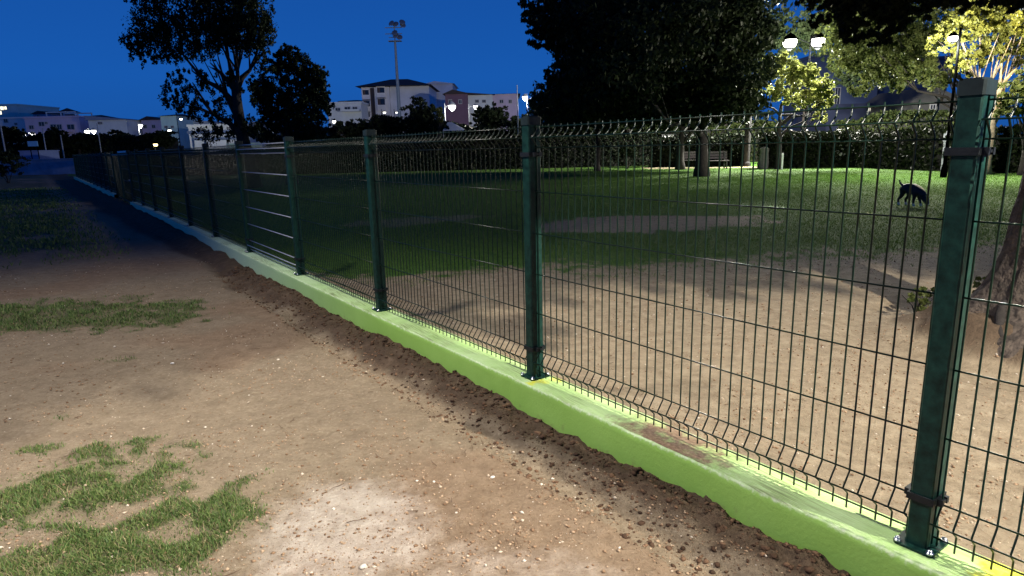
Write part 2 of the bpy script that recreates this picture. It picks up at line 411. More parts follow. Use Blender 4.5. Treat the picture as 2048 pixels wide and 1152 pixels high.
# dry twigs
def twigs():
    b = MB()
    for k in range(120):
        if k < 85: p = scatter_polar(1, 1.9, 6, -38, 12)[0]
        else: p = scatter_polar(1, 3.5, 8, 8, 40)[0]
        L_ = random.uniform(.02, .10) * (1 if k else 1.3); a = random.uniform(0, 6.28); z = float(height(np.array([p[0]]), np.array([p[1]]))[0]) + .006
        if abs(sm(p[0], p[1])[1]) < .2: continue
        pts = [p[:2]]; 
        for q_ in range(3): a += random.uniform(-.5, .5); pts.append(pts[-1] + L_ / 3 * np.array([math.cos(a), math.sin(a)]))
        b.tube([(x, y, z + random.uniform(0, .006)) for x, y in pts], [.0018, .0016, .0012, .0006], 5)
    return b
tag(twigs().build('twig_litter', mat('dry_twig', (.10, .06, .035), .9)), 'thin dry twigs lying about on the bare dirt', 'twigs', kind='stuff')

# ------------------------------------------------------------------ grass blades
def blades(name, xy, hgt, wid, m, label, lean=.6, kind='stuff'):
    n = len(xy); z = height(xy[:, 0], xy[:, 1]); a = rng.uniform(0, 6.28, n); la = rng.uniform(0, 6.28, n)
    le = hgt * lean * rng.uniform(.2, 1.2, n)
    dx, dy = np.cos(a) * wid, np.sin(a) * wid; lx, ly = np.cos(la) * le, np.sin(la) * le
    x, y = xy[:, 0], xy[:, 1]
    v = np.stack([np.c_[x - dx, y - dy, z - .004], np.c_[x + dx, y + dy, z - .004],
                  np.c_[x + dx * .75 + lx * .35, y + dy * .75 + ly * .35, z + hgt * .6], np.c_[x - dx * .75 + lx * .35, y - dy * .75 + ly * .35, z + hgt * .6],
                  np.c_[x + lx, y + ly, z + hgt * .93]], 1).reshape(-1, 3)
    i = 5 * np.arange(n)[:, None]
    f = np.concatenate([i + np.array([[0, 1, 2]]), i + np.array([[0, 2, 3]]), i + np.array([[3, 2, 4]])])
    me = np_mesh(name, v, f, m, dict(rnd=np.repeat(rng.random(n), 5)))
    return tag(link(name, me), label, 'grass', kind=kind)
M_gr = leafmat('grass_blade', (.05, .11, .03), (.19, .26, .08), .3)
M_lawn = leafmat('lawn_blade', (.05, .13, .02), (.15, .24, .04), .35)
M_dry = leafmat('dry_blade', (.18, .15, .07), (.38, .32, .19), .2)
xy = scatter_polar(420000, 1.6, 9, -48, -14, .9); mm = masks(xy[:, 0], xy[:, 1])
ok = (mm[1] > .5) & (rng.random(len(xy)) < sstep(.2, 1.1, mm[3] + .45 * (mm[9] - .5)) * .55); xy = xy[ok]
dd = np.hypot(xy[:, 0], xy[:, 1])
blades('grass', xy, (.006 + .021 * rng.random(len(xy)) ** 1.6) * (.5 + .7 * mm[3][ok]) * (1 + .02 * dd), .0012 + .0003 * dd, M_gr, 'low green weedy grass growing in patches on the dirt at the lower left', 1.1)
k = rng.random(len(xy)) < .13
blades('dry_grass', xy[k], .014 + .03 * rng.random(k.sum()), .0011, M_dry, 'straw coloured dead blades mixed through the weedy grass patches', 1.6)
xy = scatter_polar(60000, 9, 40, -48, -20); mm = masks(xy[:, 0], xy[:, 1]); ok = (mm[1] > .9) & (rng.random(len(xy)) < mm[3]); xy = xy[ok]
dd = np.hypot(xy[:, 0], xy[:, 1])
blades('far_grass', xy, .03 + .05 * rng.random(len(xy)), .0007 * dd, M_gr, 'dark rough grass on the shaded ground at the left beyond the dirt', 1.0)
xy = scatter_polar(420000, 7, 46, -30, 47); mm = masks(xy[:, 0], xy[:, 1]); ok = (mm[1] < -.3) & (rng.random(len(xy)) < mm[4] * .95); xy = xy[ok]
dd = np.hypot(xy[:, 0], xy[:, 1])
blades('lawn', xy, (.012 + .022 * rng.random(len(xy))), .0003 * dd, M_lawn, 'short green park lawn behind the fence with bare worn patches', .9)

# ------------------------------------------------------------------ kerb wall
def wall_mat():
    m = bpy.data.materials.new('green_painted_concrete'); m.use_nodes = True; t = m.node_tree; b = t.nodes['Principled BSDF']; L = t.links.new
    b.inputs['Roughness'].default_value = .7; b.inputs['Specular IOR Level'].default_value = .3
    tcn = t.nodes.new('ShaderNodeTexCoord'); g = t.nodes.new('ShaderNodeNewGeometry')
    def noise(s_, d_=6, v=None):
        n = t.nodes.new('ShaderNodeTexNoise'); n.inputs['Scale'].default_value = s_; n.inputs['Detail'].default_value = d_; n.inputs['Roughness'].default_value = .65
        L(v or tcn.outputs['Object'], n.inputs['Vector']); return n.outputs['Fac']
    def ramp(f_, st):
        r = t.nodes.new('ShaderNodeValToRGB'); L(f_, r.inputs[0])
        r.color_ramp.elements[0].position, r.color_ramp.elements[0].color = st[0][0], (*st[0][1], 1)
        r.color_ramp.elements[1].position, r.color_ramp.elements[1].color = st[-1][0], (*st[-1][1], 1)
        for p_, c_ in st[1:-1]:
            q_ = r.color_ramp.elements.new(p_); q_.color = (*c_, 1)
        return r.outputs[0]
    def mix(f_, a, b_):
        n = t.nodes.new('ShaderNodeMix'); n.data_type = 'RGBA'
        if isinstance(f_, float): n.inputs[0].default_value = f_
        else: L(f_, n.inputs[0])
        L(a, n.inputs[6]); L(b_, n.inputs[7]); return n.outputs[2]
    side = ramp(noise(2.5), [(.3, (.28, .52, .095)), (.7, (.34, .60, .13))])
    top = ramp(noise(3.5), [(.3, (.38, .62, .20)), (.7, (.54, .74, .36))])  # top paler than the sides: its stronger light is put into the paint
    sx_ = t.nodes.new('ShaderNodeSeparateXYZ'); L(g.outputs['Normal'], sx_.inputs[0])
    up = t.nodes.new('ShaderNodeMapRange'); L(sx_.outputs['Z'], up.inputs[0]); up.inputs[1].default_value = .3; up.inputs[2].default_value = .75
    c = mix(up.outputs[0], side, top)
    # worn pale arris, brown soil spill, yellow spots (attributes on the mesh)
    def attr(nm):
        n = t.nodes.new('ShaderNodeAttribute'); n.attribute_name = nm; return n.outputs['Fac']
    def thr(a, nz, lo, hi, k):
        x1 = t.nodes.new('ShaderNodeMath'); x1.operation = 'MULTIPLY_ADD'; L(nz, x1.inputs[0]); x1.inputs[1].default_value = k; L(a, x1.inputs[2])
        n = t.nodes.new('ShaderNodeMapRange'); n.interpolation_type = 'SMOOTHSTEP'; L(x1.outputs[0], n.inputs[0]); n.inputs[1].default_value = lo; n.inputs[2].default_value = hi; return n.outputs[0]
    nf, nm_ = noise(60, 6), noise(14, 6)
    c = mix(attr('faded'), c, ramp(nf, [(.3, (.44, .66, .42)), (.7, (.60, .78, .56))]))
    wh = ramp(nf, [(.3, (.52, .72, .38)), (.7, (.74, .84, .62))]); c = mix(thr(attr('worn'), nf, .85, 1.35, 1.0), c, wh)
    br = ramp(nf, [(.3, (.10, .06, .035)), (.7, (.30, .21, .14))]); c = mix(thr(attr('dirt'), nm_, .75, 1.1, 1.0), c, br)
    ye = ramp(nf, [(.3, (.55, .62, .04)), (.7, (.72, .76, .07))]); c = mix(thr(attr('yellow'), nm_, .8, 1.05, 1.0), c, ye)
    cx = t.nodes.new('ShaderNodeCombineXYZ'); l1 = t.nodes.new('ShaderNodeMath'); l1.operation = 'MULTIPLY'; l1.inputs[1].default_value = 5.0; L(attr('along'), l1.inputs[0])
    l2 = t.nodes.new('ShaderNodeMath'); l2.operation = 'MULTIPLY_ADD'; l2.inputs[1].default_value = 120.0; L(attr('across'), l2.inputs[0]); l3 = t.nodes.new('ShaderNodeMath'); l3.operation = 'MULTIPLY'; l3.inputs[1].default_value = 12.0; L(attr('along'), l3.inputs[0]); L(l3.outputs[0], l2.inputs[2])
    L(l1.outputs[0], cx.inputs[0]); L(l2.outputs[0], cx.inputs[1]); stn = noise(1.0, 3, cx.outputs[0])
    stc = ramp(stn, [(.40, (1, 1, 1)), (.56, (.62, .60, .55)), (.70, (.30, .28, .24))])  # streaks paint in the mesh wires' shadows along with dirt
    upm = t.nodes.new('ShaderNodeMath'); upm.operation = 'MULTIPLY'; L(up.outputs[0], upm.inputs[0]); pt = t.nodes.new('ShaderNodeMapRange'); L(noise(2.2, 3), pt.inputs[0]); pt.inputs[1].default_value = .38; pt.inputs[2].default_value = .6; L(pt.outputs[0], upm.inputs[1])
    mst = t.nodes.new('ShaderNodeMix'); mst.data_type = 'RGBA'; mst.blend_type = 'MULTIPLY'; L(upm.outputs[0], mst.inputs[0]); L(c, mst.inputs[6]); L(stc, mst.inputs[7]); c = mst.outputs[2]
    sp_ = ramp(noise(26, 4), [(.0, (1, 1, 1)), (.70, (1, 1, 1)), (.78, (.35, .32, .25))])
    mu = t.nodes.new('ShaderNodeMix'); mu.data_type = 'RGBA'; mu.blend_type = 'MULTIPLY'; mu.inputs[0].default_value = .6; L(c, mu.inputs[6]); L(sp_, mu.inputs[7]); c = mu.outputs[2]
    L(c, b.inputs['Base Color'])
    bp = t.nodes.new('ShaderNodeBump'); bp.inputs['Strength'].default_value = 1; bp.inputs['Distance'].default_value = .0018
    L(nf, bp.inputs['Height']); L(bp.outputs[0], b.inputs['Normal']); return m
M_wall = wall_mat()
def kerb(s0, s1, name, label):
    S = [s0]
    while S[-1] < s1: S.append(S[-1] + (.03 if S[-1] < 5 else (.08 if S[-1] < 14 else .4)))
    S = np.minimum(np.array(S), s1)
    prof = [(.132, -.25), (.128, .02), (.124, .10), (.122, .165), (.1215, .1915), (.119, .198), (.111, .2), (.05, .2), (.01, .2), (-.03, .2), (-.07, .2), (-.09, .194), (-.098, .17), (-.10, -.25)]
    k = len(prof); V = []; wr = []; dr = []; ye = []; fp = []; al = []; ac = []
    for s in S:
        for i, (m, z) in enumerate(prof):
            nz = float(fbm(np.array([s * 9.0]), np.array([i * 3.7]), 3, 5)[0]) - .5; nz2 = float(fbm(np.array([s * 11.0]), np.array([.5]), 4, 5)[0]) - .5; big = float(fbm(np.array([s * 1.3]), np.array([i * .2]), 2, 15)[0]) - .5
            mm_, zz = m, z
            if 3 <= i <= 6: mm_ += .007 * nz2 + .012 * big; zz += -.010 * max(0, nz2) * (i == 5) + .006 * big
            elif 7 <= i <= 12: zz += .006 * nz + .006 * big; mm_ += .008 * nz
            else: mm_ += .010 * big + .002 * nz
            if abs((s - 2.12 + 2.03) % 4.06 - 2.03) < .02 and i < 7: mm_ -= .006
            V.append(P(s, mm_, zz))
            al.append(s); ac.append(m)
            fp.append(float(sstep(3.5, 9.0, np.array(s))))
            wr.append({4: .55, 5: .62, 6: .42, 7: .25}.get(i, 0.0) + .3 * nz * (4 <= i <= 8))
            dr.append((.30 if i == 1 else .12 if i == 2 else 0) + max(0, 1 - ((s - 1.0) / .42) ** 2) * (1 if 6 <= i <= 11 else .0) * .44 + .14 * (6 <= i <= 10) * (s < 2))
            y_ = max(0, 1 - ((s + .20) / .12) ** 2) * (7 <= i <= 11) * .6 + max(0, 1 - ((s - 1.93) / .10) ** 2) * (6 <= i <= 11) * .45
            ye.append(y_)
    ns = len(S); a, b_ = np.meshgrid(np.arange(ns - 1), np.arange(k - 1), indexing='ij')
    f = np.stack([a * k + b_, a * k + b_ + 1, (a + 1) * k + b_ + 1, (a + 1) * k + b_], -1).reshape(-1, 4)
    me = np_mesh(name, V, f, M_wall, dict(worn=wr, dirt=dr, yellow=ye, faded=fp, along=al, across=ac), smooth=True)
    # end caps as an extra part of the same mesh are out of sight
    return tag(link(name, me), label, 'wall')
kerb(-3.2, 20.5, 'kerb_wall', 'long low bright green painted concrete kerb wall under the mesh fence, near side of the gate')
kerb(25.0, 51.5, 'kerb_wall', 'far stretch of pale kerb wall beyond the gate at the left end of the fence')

# ------------------------------------------------------------------ fence
def post_mat():
    m = mat('green_coated_steel', (.0016, .0145, .012), .45, .25, 26, .0006, 60, spec=.22, col2=(.010, .050, .039)); return m
M_post = post_mat()
M_wire = mat('green_wire_coating', (.003, .014, .0085), .30, .3, 9, spec=.3)
M_cap = mat('grey_green_cap', (.014, .024, .026), .5, .2, 20, .0005, spec=.2)
M_glint = mat('wire_glint', (.62, .66, .74), .30, .2, 14, metal=.6)  # horizontal wires of one bay, their highlight put into the colour
M_clamp = mat('black_plastic_clamp', (.012, .015, .018), .45, .3, 30, .0005, spec=.25)
M_zinc = mat('galvanised_bolt', (.55, .58, .62), .28, .1, 30, metal=1.0)
fence = empty('mesh_fence', P(0, 0, WT), 0, 'green welded wire mesh fence on square steel posts running along the low green kerb wall', 'fence')
fo = np.array(fence.location)
def fchild(name, me, s, m=0.0, z=0.0, parent=None):
    o = bpy.data.objects.new(name, me); COL.objects.link(o); o.parent = parent or fence
    if parent is None:
        p = P(s, m, WT + z) - fo; o.location = p; o.rotation_euler = (0, 0, YAW)
    return o
# local frame of a post: x along the fence (away), y: +90deg => check side: N is outward = rotate D by +90
pm = MB()
def rbox(b, x0, x1, y0, y1, z0, z1, c=.006, mi=0):
    pr = [(x0 + c, y0), (x1 - c, y0), (x1, y0 + c), (x1, y1 - c), (x1 - c, y1), (x0 + c, y1), (x0, y1 - c), (x0, y0 + c)]
    V = [(x, y, z0) for x, y in pr] + [(x, y, z1) for x, y in pr]
    fs = [(i, (i + 1) % 8, (i + 1) % 8 + 8, i + 8) for i in range(8)] + [tuple(range(8))[::-1], tuple(range(8, 16))]
    b.add(V, fs, mi)
# hollow post outline with a shallow groove on each end face where the mesh meets it
PX, PY0, PY1 = .031, -.038, .042
def groove_post(b):
    gd = .007; g0, g1 = -.006, .010
    pr = [(-PX + .005, PY0), (PX - .005, PY0), (PX, PY0 + .005), (PX, g0), (PX - gd, g0), (PX - gd, g1), (PX, g1), (PX, PY1 - .005), (PX - .005, PY1), (-PX + .005, PY1), (-PX, PY1 - .005), (-PX, g1), (-PX + gd, g1), (-PX + gd, g0), (-PX, g0), (-PX, PY0 + .005)]
    n = len(pr); zs = [.006, 1.40]
    V = [(x, y, z) for z in zs for x, y in pr]
    b.add(V, [(i, (i + 1) % n, (i + 1) % n + n, i + n) for i in range(n)])
groove_post(pm); me_post = pm.mesh('post', M_post)
cb = MB(); rbox(cb, -PX - .004, PX + .004, PY0 - .004, PY1 + .004, 1.385, 1.425, .006); rbox(cb, -PX + .006, PX - .006, PY0 + .006, PY1 - .006, 1.425, 1.431, .004)
me_cap = cb.mesh('cap', M_cap)
bb = MB(); rbox(bb, -.058, .058, -.062, .066, .0, .008, .008); me_base = bb.mesh('base_plate', M_post)
bo = MB(); bo.lathe([(.012, 0), (.012, .004), (.0085, .0042), (.0085, .012), (.004, .015), (.001, .0155)], 10); me_bolt = bo.mesh('bolt', M_zinc, True)
clb = MB()   # two half shells with flanges and a screw
for (a, b_) in (((-PX - .004, PY0 - .006, -.011), (PX + .004, PY0 - .001, .011)), ((-PX - .004, PY1 + .001, -.011), (PX + .004, PY1 + .007, .011)),
               ((-PX - .008, PY0 - .006, -.011), (-PX - .0035, PY1 + .007, .011)), ((PX + .0035, PY0 - .006, -.011), (PX + .008, PY1 + .007, .011)),
               ((PX + .008, -.022, -.012), (PX + .024, .026, .010)), ((-PX - .024, -.022, -.010), (-PX - .008, -.008, .010)), ((-PX - .024, .012, -.012), (-PX - .008, .026, .010)),
               ((-PX - .022, -.008, -.004), (-PX - .010, .012, .004))):
    clb.box(a, b_)
me_clamp = clb.mesh('clamp', M_clamp)
POSTS = [-1.98, .02, 2.03, 4.06, 6.08, 8.14, 10.22, 12.3, 14.4, 16.5, 18.6]
FARP = [27.1, 29.2, 31.3, 33.4, 35.5, 37.6, 39.7, 41.8, 43.9, 46.0, 48.1, 50.2]
def add_post(s):
    p = fchild('post', me_post, s)
    for me in (me_cap, me_base): fchild(me.name, me, 0, parent=p)
    for z in (.172, 1.235): c = fchild('clamp', me_clamp, 0, parent=p); c.location = (0, 0, z)
    for x in (-.047, .047):
        for y in (-.051, .055): c = fchild('bolt', me_bolt, 0, parent=p); c.location = (x, y, .008)
for s in POSTS: add_post(s)
for s in [20.43, 25.05] + FARP: add_post(s)

HZ = [1.372, 1.320, 1.268, 1.040, .818, .596, .376, .160, .100, .042]
TIP = {1: .034, 8: .034}
wr_ = MB(); zz = [(.0, 1.384), (0, 1.352), (.006, 1.345), (.032, 1.322), (.034, 1.318), (.031, 1.313), (.006, 1.285), (0, 1.277), (0, .150), (.006, .142), (.031, .107), (.034, .100), (.031, .094), (.006, .073), (0, .066), (0, .012)]
wr_.tube([(0, y, z) for y, z in zz], .0031, 6); me_v = wr_.mesh('vertical_wire', M_wire, True)
def panel(s0, s1, parts=True):
    L_ = s1 - s0; a, b_ = s0 + .045, s1 - .045
    pn = empty('mesh_panel', P(a, 0, WT) - fo, YAW, parent=fence)
    q0, q1 = P(a, 0), P(b_, 0); yaw = math.atan2(q1[1] - q0[1], q1[0] - q0[0]); pn.rotation_euler = (0, 0, yaw); L2 = float(np.linalg.norm(q1 - q0))
    n = int(round(L2 / .0495)); xs = [(i + .0) * L2 / n for i in range(n + 1)]
    if parts:
        for x in xs:
            o = link('vertical_wire', me_v, pn, (x + random.uniform(-.0006, .0006), 0, 0))
        for i, z in enumerate(HZ):
            h = MB(); y = TIP.get(i, 0) + .0062
            h.tube([(-.012, y, z), (L2 + .012, y, z)], .0055 if 6 < s0 < 7 else .003, 6); h.build('horizontal_wire', M_glint if 6 < s0 < 7 else M_wire, pn, smooth=True)
    else:
        h = MB(); yz = [(0, 1.384), (0, 1.352), (.034, 1.318), (0, 1.277), (0, .150), (.034, .1), (0, .066), (0, .012)]
        for x in xs: h.tube([(x, y, z) for y, z in yz], .0024, 4, cap=False)
        for i, z in enumerate(HZ): h.tube([(-.012, TIP.get(i, 0) + .0062, z), (L2 + .012, TIP.get(i, 0) + .0062, z)], .0028, 4)
        tag(h.build('wire_grid', M_wire, pn), kind='stuff')
PL = POSTS + [20.43]
for i in range(len(PL) - 1): panel(PL[i], PL[i + 1], parts=i < 7)
PL = [25.05] + FARP
for i in range(len(PL) - 1): panel(PL[i], PL[i + 1], parts=False)

# gate with a pale frame
M_gate = mat('pale_galvanised_frame', (.75, .80, .85), .4, .1, 12, spec=.6)
g0, g1 = P(20.52, 0, 0), P(22.9, 0, 0)
gate = empty('gate', g0, math.atan2(*(g1 - g0)[[1, 0]]), 'pedestrian gate with a pale metal frame in the dark far part of the fence', 'gate')
GL = float(np.linalg.norm(g1 - g0))
b = MB(); b.box((-.03, -.03, .0), (.03, .03, 1.62)); b.build('frame_post', M_gate, gate)
b = MB(); b.box((.03, -.028, 1.565), (GL, .028, 1.618)); b.build('top_rail', M_gate, gate)
b = MB(); b.box((GL, -.03, .0), (GL + .06, .03, 1.62)); b.build('frame_post', M_post, gate)
b = MB(); b.box((.06, -.02, .10), (.11, .02, 1.54)); b.box((GL - .08, -.02, .10), (GL - .03, .02, 1.54)); b.box((.11, -.02, .10), (GL - .08, .02, .15)); b.box((.11, -.02, 1.49), (GL - .08, .02, 1.54)); b.build('leaf_frame', M_post, gate)
b = MB()
for i in range(1, 43): b.tube([(.11 + i * (GL - .19) / 43, 0, .15), (.11 + i * (GL - .19) / 43, 0, 1.49)], .0028, 4)
for z in (.4, .75, 1.1): b.tube([(.11, .005, z), (GL - .08, .005, z)], .0028, 4)
tag(b.build('wire_grid', M_wire, gate), kind='stuff')
b = MB(); b.box((.12, -.06, .78), (.16, .06, .82)); b.build('handle', M_zinc, gate)
b = MB(); x1 = float(np.linalg.norm(P(25.0, 0) - g0)); b.box((GL + .1, -.02, .10), (x1, .02, .15)); b.box((GL + .1, -.02, 1.49), (x1, .02, 1.54))
for i in range(1, 38): b.tube([(GL + .1 + i * (x1 - GL - .1) / 38, 0, .15), (GL + .1 + i * (x1 - GL - .1) / 38, 0, 1.49)], .0028, 4)
tag(b.build('fixed_leaf', M_wire, gate), kind='stuff')

# ------------------------------------------------------------------ trees
def unit(n):
    v = rng.normal(size=(n, 3)); return v / np.linalg.norm(v, axis=1)[:, None]
def leafcloud(blobs, n, size, shell=.5, droop=0.0, flat=.5):
    """leaf quads spread through ellipsoid blobs (cx,cy,cz,rx,ry,rz), gathered on small sprays"""
    B = np.array(blobs, float); vol = (B[:, 3] * B[:, 4] * B[:, 5]) ** .75; pr = vol / vol.sum()
    ns = max(8, n // 26)
    bi = rng.choice(len(B), ns, p=pr); r = rng.random(ns) ** shell
    c = B[bi, :3] + unit(ns) * r[:, None] * B[bi, 3:6]
    sr2 = (B[bi, 3:6].mean(1) * .17) * rng.uniform(.5, 1.4, ns)
    k = rng.integers(0, ns, n); off = unit(n) * (rng.random(n) ** .5)[:, None] * sr2[k][:, None]
    off[:, 2] *= .7
    if droop: off[:, 2] -= droop * rng.random(n) * sr2[k] * 1.6
    p = c[k] + off
    a = unit(n); t2 = unit(n); t2[:, 2] *= flat; u = np.cross(a, t2); u /= np.linalg.norm(u, axis=1)[:, None] + 1e-9; v = np.cross(a, u)
    s = size * rng.uniform(.55, 1.3, n)[:, None]
    q = np.stack([p - u * s * .5, p - v * s * .28 , p + u * s * .5, p + v * s * .28], 1).reshape(-1, 3)
    f = (np.array([[0, 1, 2, 3]]) + 4 * np.arange(n)[:, None])
    rn = np.clip(np.repeat(rng.random(ns)[k] * .6 + rng.random(n) * .4, 4), 0, 1)
    return q, f, rn, c
def crown(parent, blobs, n, size, m, name='crown', **kw):
    q, f, rn, c = leafcloud(blobs, n, size, **kw)
    o = np.array(parent.location) if parent else 0
    ob = link(name, np_mesh(name, q - o, f, m, dict(rnd=rn)), parent); return ob, c
M_bark = mat('bark', (.022, .018, .016), .95, .45, 9, .02, 22)
M_bark_pale = mat('pale_bark', (.24, .19, .13), .9, .4, 8, .015, 18)
def tree(name, label, base, tr, th, blobs, n, size, lm, bark=None, group=None, limbs=7, cat='tree', branch_to=None, lean=(0, 0), **kw):
    base = np.array(base, float); t = empty(name, base, 0, label, cat, group)
    ob, c = crown(t, blobs, n, size, lm, **kw)
    B = np.array(blobs); b = MB(); top = base + np.array([lean[0], lean[1], th])
    hs = np.linspace(0, 1, 7); pts = [base + (top - base) * h + np.array([.06 * math.sin(h * 5 + base[0]), .05 * math.cos(h * 4), 0]) * th * .25 * (h > 0) * (h < 1) for h in hs]
    pts[0] = pts[0] - np.array([0, 0, .2])
    b.tube(pts - base, [tr * (1.55 if h == 0 else 1.1 - .5 * h) for h in hs], 10)
    for i in range(limbs):
        e_ = c[rng.integers(0, len(c))] if branch_to is None else np.array(branch_to[i % len(branch_to)], float)
        s0 = pts[3 + (i % 4)]; md = s0 * .45 + e_ * .55 + np.array([0, 0, -.08 * np.linalg.norm(e_ - s0)]) + rng.normal(size=3) * .1
        m2 = s0 * .75 + e_ * .25 + np.array([0, 0, .03 * np.linalg.norm(e_ - s0)])
        b.tube(np.array([s0, m2, md, e_]) - base, [tr * .5, tr * .38, tr * .24, tr * .07], 7)
        for w_ in range(3):
            f_ = e_ + rng.normal(size=3) * min(.45, .12 * np.linalg.norm(e_ - s0)); b.tube(np.array([md, (md + f_) / 2 + rng.normal(size=3) * .05, f_]) - base, [tr * .16, tr * .1, tr * .03], 5)
    b.build('trunk', bark or M_bark, t, smooth=True)
    return t
def blob(x, y, Y, rpx, rpy=None, ry=None):
    c = at(x, y, Y); k = Y / FPX; rpy = rpy or rpx
    return (c[0], c[1], c[2], rpx * k, ry or max(rpx, rpy) * k * .9, rpy * k)
def gpt(x, Y):            # ground point under pixel column x at depth Y
    c = at(x, 300, Y); return (c[0], c[1], 0.0)

L_dark = leafmat('dark_leaf', (.010, .018, .008), (.034, .046, .020), .2)
L_far = leafmat('far_leaf', (.006, .010, .006), (.018, .026, .012), .1)
L_mid = leafmat('mid_leaf', (.05, .075, .02), (.14, .16, .045), .45)
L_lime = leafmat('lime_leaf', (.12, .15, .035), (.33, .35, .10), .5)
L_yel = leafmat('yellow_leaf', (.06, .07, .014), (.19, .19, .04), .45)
L_hedge = leafmat('hedge_leaf', (.004, .008, .003), (.014, .020, .007), .08)

# tall loose tree and rounder tree at the left
B1 = [blob(*a) for a in ((310, 60, 28, 58, 46), (270, 88, 28, 28, 24), (385, 45, 28, 62, 50), (450, 30, 28, 60, 45), (500, 60, 28, 48, 42), (345, 105, 28, 30, 16), (400, 90, 28, 45, 24),
                         (290, 5, 28, 40, 28), (390, -30, 28, 100, 45), (500, 0, 28, 45, 50), (525, 80, 28, 20, 30), (355, 185, 28, 30, 34), (400, 160, 28, 38, 26), (385, 215, 28, 34, 26), (430, 200, 28, 26, 30), (440, 235, 28, 30, 18), (345, 200, 28, 16, 28), (360, 150, 28, 22, 20), (430, 260, 28, 50, 18), (470, 60, 28, 50, 40), (530, 45, 28, 22, 40), (330, 50, 28, 50, 40), (525, 120, 28, 26, 26), (505, 175, 28, 20, 24), (500, 250, 28, 34, 30), (460, 150, 28, 16, 20), (300, 110, 28, 26, 18), (255, 80, 28, 20, 18))]
bt = [at(x, y, 28) for x, y in ((435, 108), (465, 95), (350, 90), (420, 125), (385, 165), (470, 20), (440, 40), (520, 90), (400, 210), (540, 160))]
tree('eucalyptus_tree', 'tall loose dark tree at the left whose forked limbs show against the sky', gpt(497, 28), .30, 4.0, B1, 42000, .12, L_dark, limbs=8, branch_to=bt, lean=(-.25, 0), shell=.55, droop=1.2)
B2 = [blob(*a) for a in ((600, 140, 30, 42, 38), (560, 125, 30, 30, 26), (620, 195, 30, 40, 42), (565, 195, 30, 42, 48), (600, 240, 30, 50, 26), (540, 240, 30, 28, 34), (640, 160, 30, 22, 30), (525, 180, 30, 22, 44), (575, 105, 30, 26, 18), (620, 265, 30, 40, 22), (535, 265, 30, 30, 24), (650, 205, 30, 14, 30))]
tree('round_tree', 'dense rounded dark tree just right of the tall loose tree', gpt(578, 30), .22, 2.6, B2, 34000, .13, L_dark, limbs=6, shell=.6, droop=.6)

# big dark crown in the centre of the lawn
B3 = [blob(1150, 212, 33, 85, 32, 2.2), blob(1280, 212, 33, 90, 32, 2.2), blob(1400, 208, 33, 80, 36, 2.2), blob(1050 + 60, 190, 33.5, 50, 34, 1.8)]  # hidden rear clumps added to keep the park lamp's light off the lawn
for (x, y, rx, ry) in ((1130, 30, 70, 55), (1090, 60, 42, 30), (1065, 20, 34, 24), (1150, 100, 50, 50), (1200, 60, 90, 70), (1140, 170, 52, 60), (1120, 215, 42, 30), (1230, 150, 90, 80), (1330, 80, 110, 90), (1330, 190, 100, 55),
                        (1440, 60, 90, 80), (1440, 160, 80, 70), (1478, 90, 50, 70), (1250, -30, 140, 50), (1420, -20, 130, 50), (1180, 225, 60, 26), (1480, 205, 55, 32), (1395, 222, 60, 22), (1090, 90, 22, 14), (1260, 225, 70, 22)):
    B3.append(blob(x, y, 27.5 + random.uniform(-1.5, 1.5), rx, ry, min(rx, ry) * .06))
tree('broad_tree', 'huge dark broad crowned tree with a stout trunk in the middle of the lawn', gpt(1405, 28.4), .27, 3.4, B3, 110000, .20, L_dark, limbs=12, shell=.5)
tree('slim_tree', 'slimmer tree just left of the stout trunk, its crown lost under the dark broad crown', gpt(1362, 36), .22, 2.6, [blob(1350, 215, 36, 60, 32), blob(1300, 225, 36, 60, 26), blob(1410, 205, 36, 70, 45), blob(1470, 200, 35, 50, 46)], 14000, .22, L_dark, limbs=4)
tree('slim_tree', 'thin dark trunk far left of the stout trunk under the big dark crown', gpt(1195, 37), .16, 2.4, [blob(1190, 222, 37, 90, 36), blob(1120, 238, 37, 55, 26), blob(1260, 215, 37, 60, 40)], 13000, .22, L_dark, limbs=4)
tree('tall_dark_tree', 'dark leafy crown high behind the double lamp, blue sky glinting through its top', gpt(1606, 46), .2, 4.5,
     [blob(*a) for a in ((1560, 55, 45, 40, 36), (1660, 40, 45, 60, 40), (1740, 50, 45, 60, 50), (1700, 110, 45, 50, 30), (1640, 90, 45, 30, 24), (1800, 20, 45, 60, 40), (1620, 0, 45, 30, 18), (1680, -20, 45, 80, 26), (1810, 80, 45, 40, 40), (1600, 80, 45, 44, 30), (1560, 105, 45, 34, 30), (1640, 70, 45, 40, 34), (1700, 150, 45, 44, 24), (1780, 120, 45, 46, 30))], 46000, .2, L_dark, limbs=0)
tree('back_tree', 'dark tree closing the gap behind the big broad crown, just right of the second post', gpt(1120, 50), .2, 2.2, [blob(1115, 225, 50, 60, 40), blob(1175, 240, 50, 55, 32)], 9000, .26, L_dark, limbs=4)
tree('back_tree', 'dark tree behind the two slim trunks under the broad crown', gpt(1270, 50), .2, 2.2, [blob(1250, 228, 50, 70, 36), blob(1320, 240, 50, 60, 30)], 9000, .26, L_dark, limbs=4)
tree('back_tree', 'dark tree behind the stout trunk, lit faintly on its right edge', gpt(1440, 50), .2, 2.2, [blob(1400, 222, 50, 60, 34), blob(1470, 215, 50, 42, 34)], 8000, .26, L_dark, limbs=4)
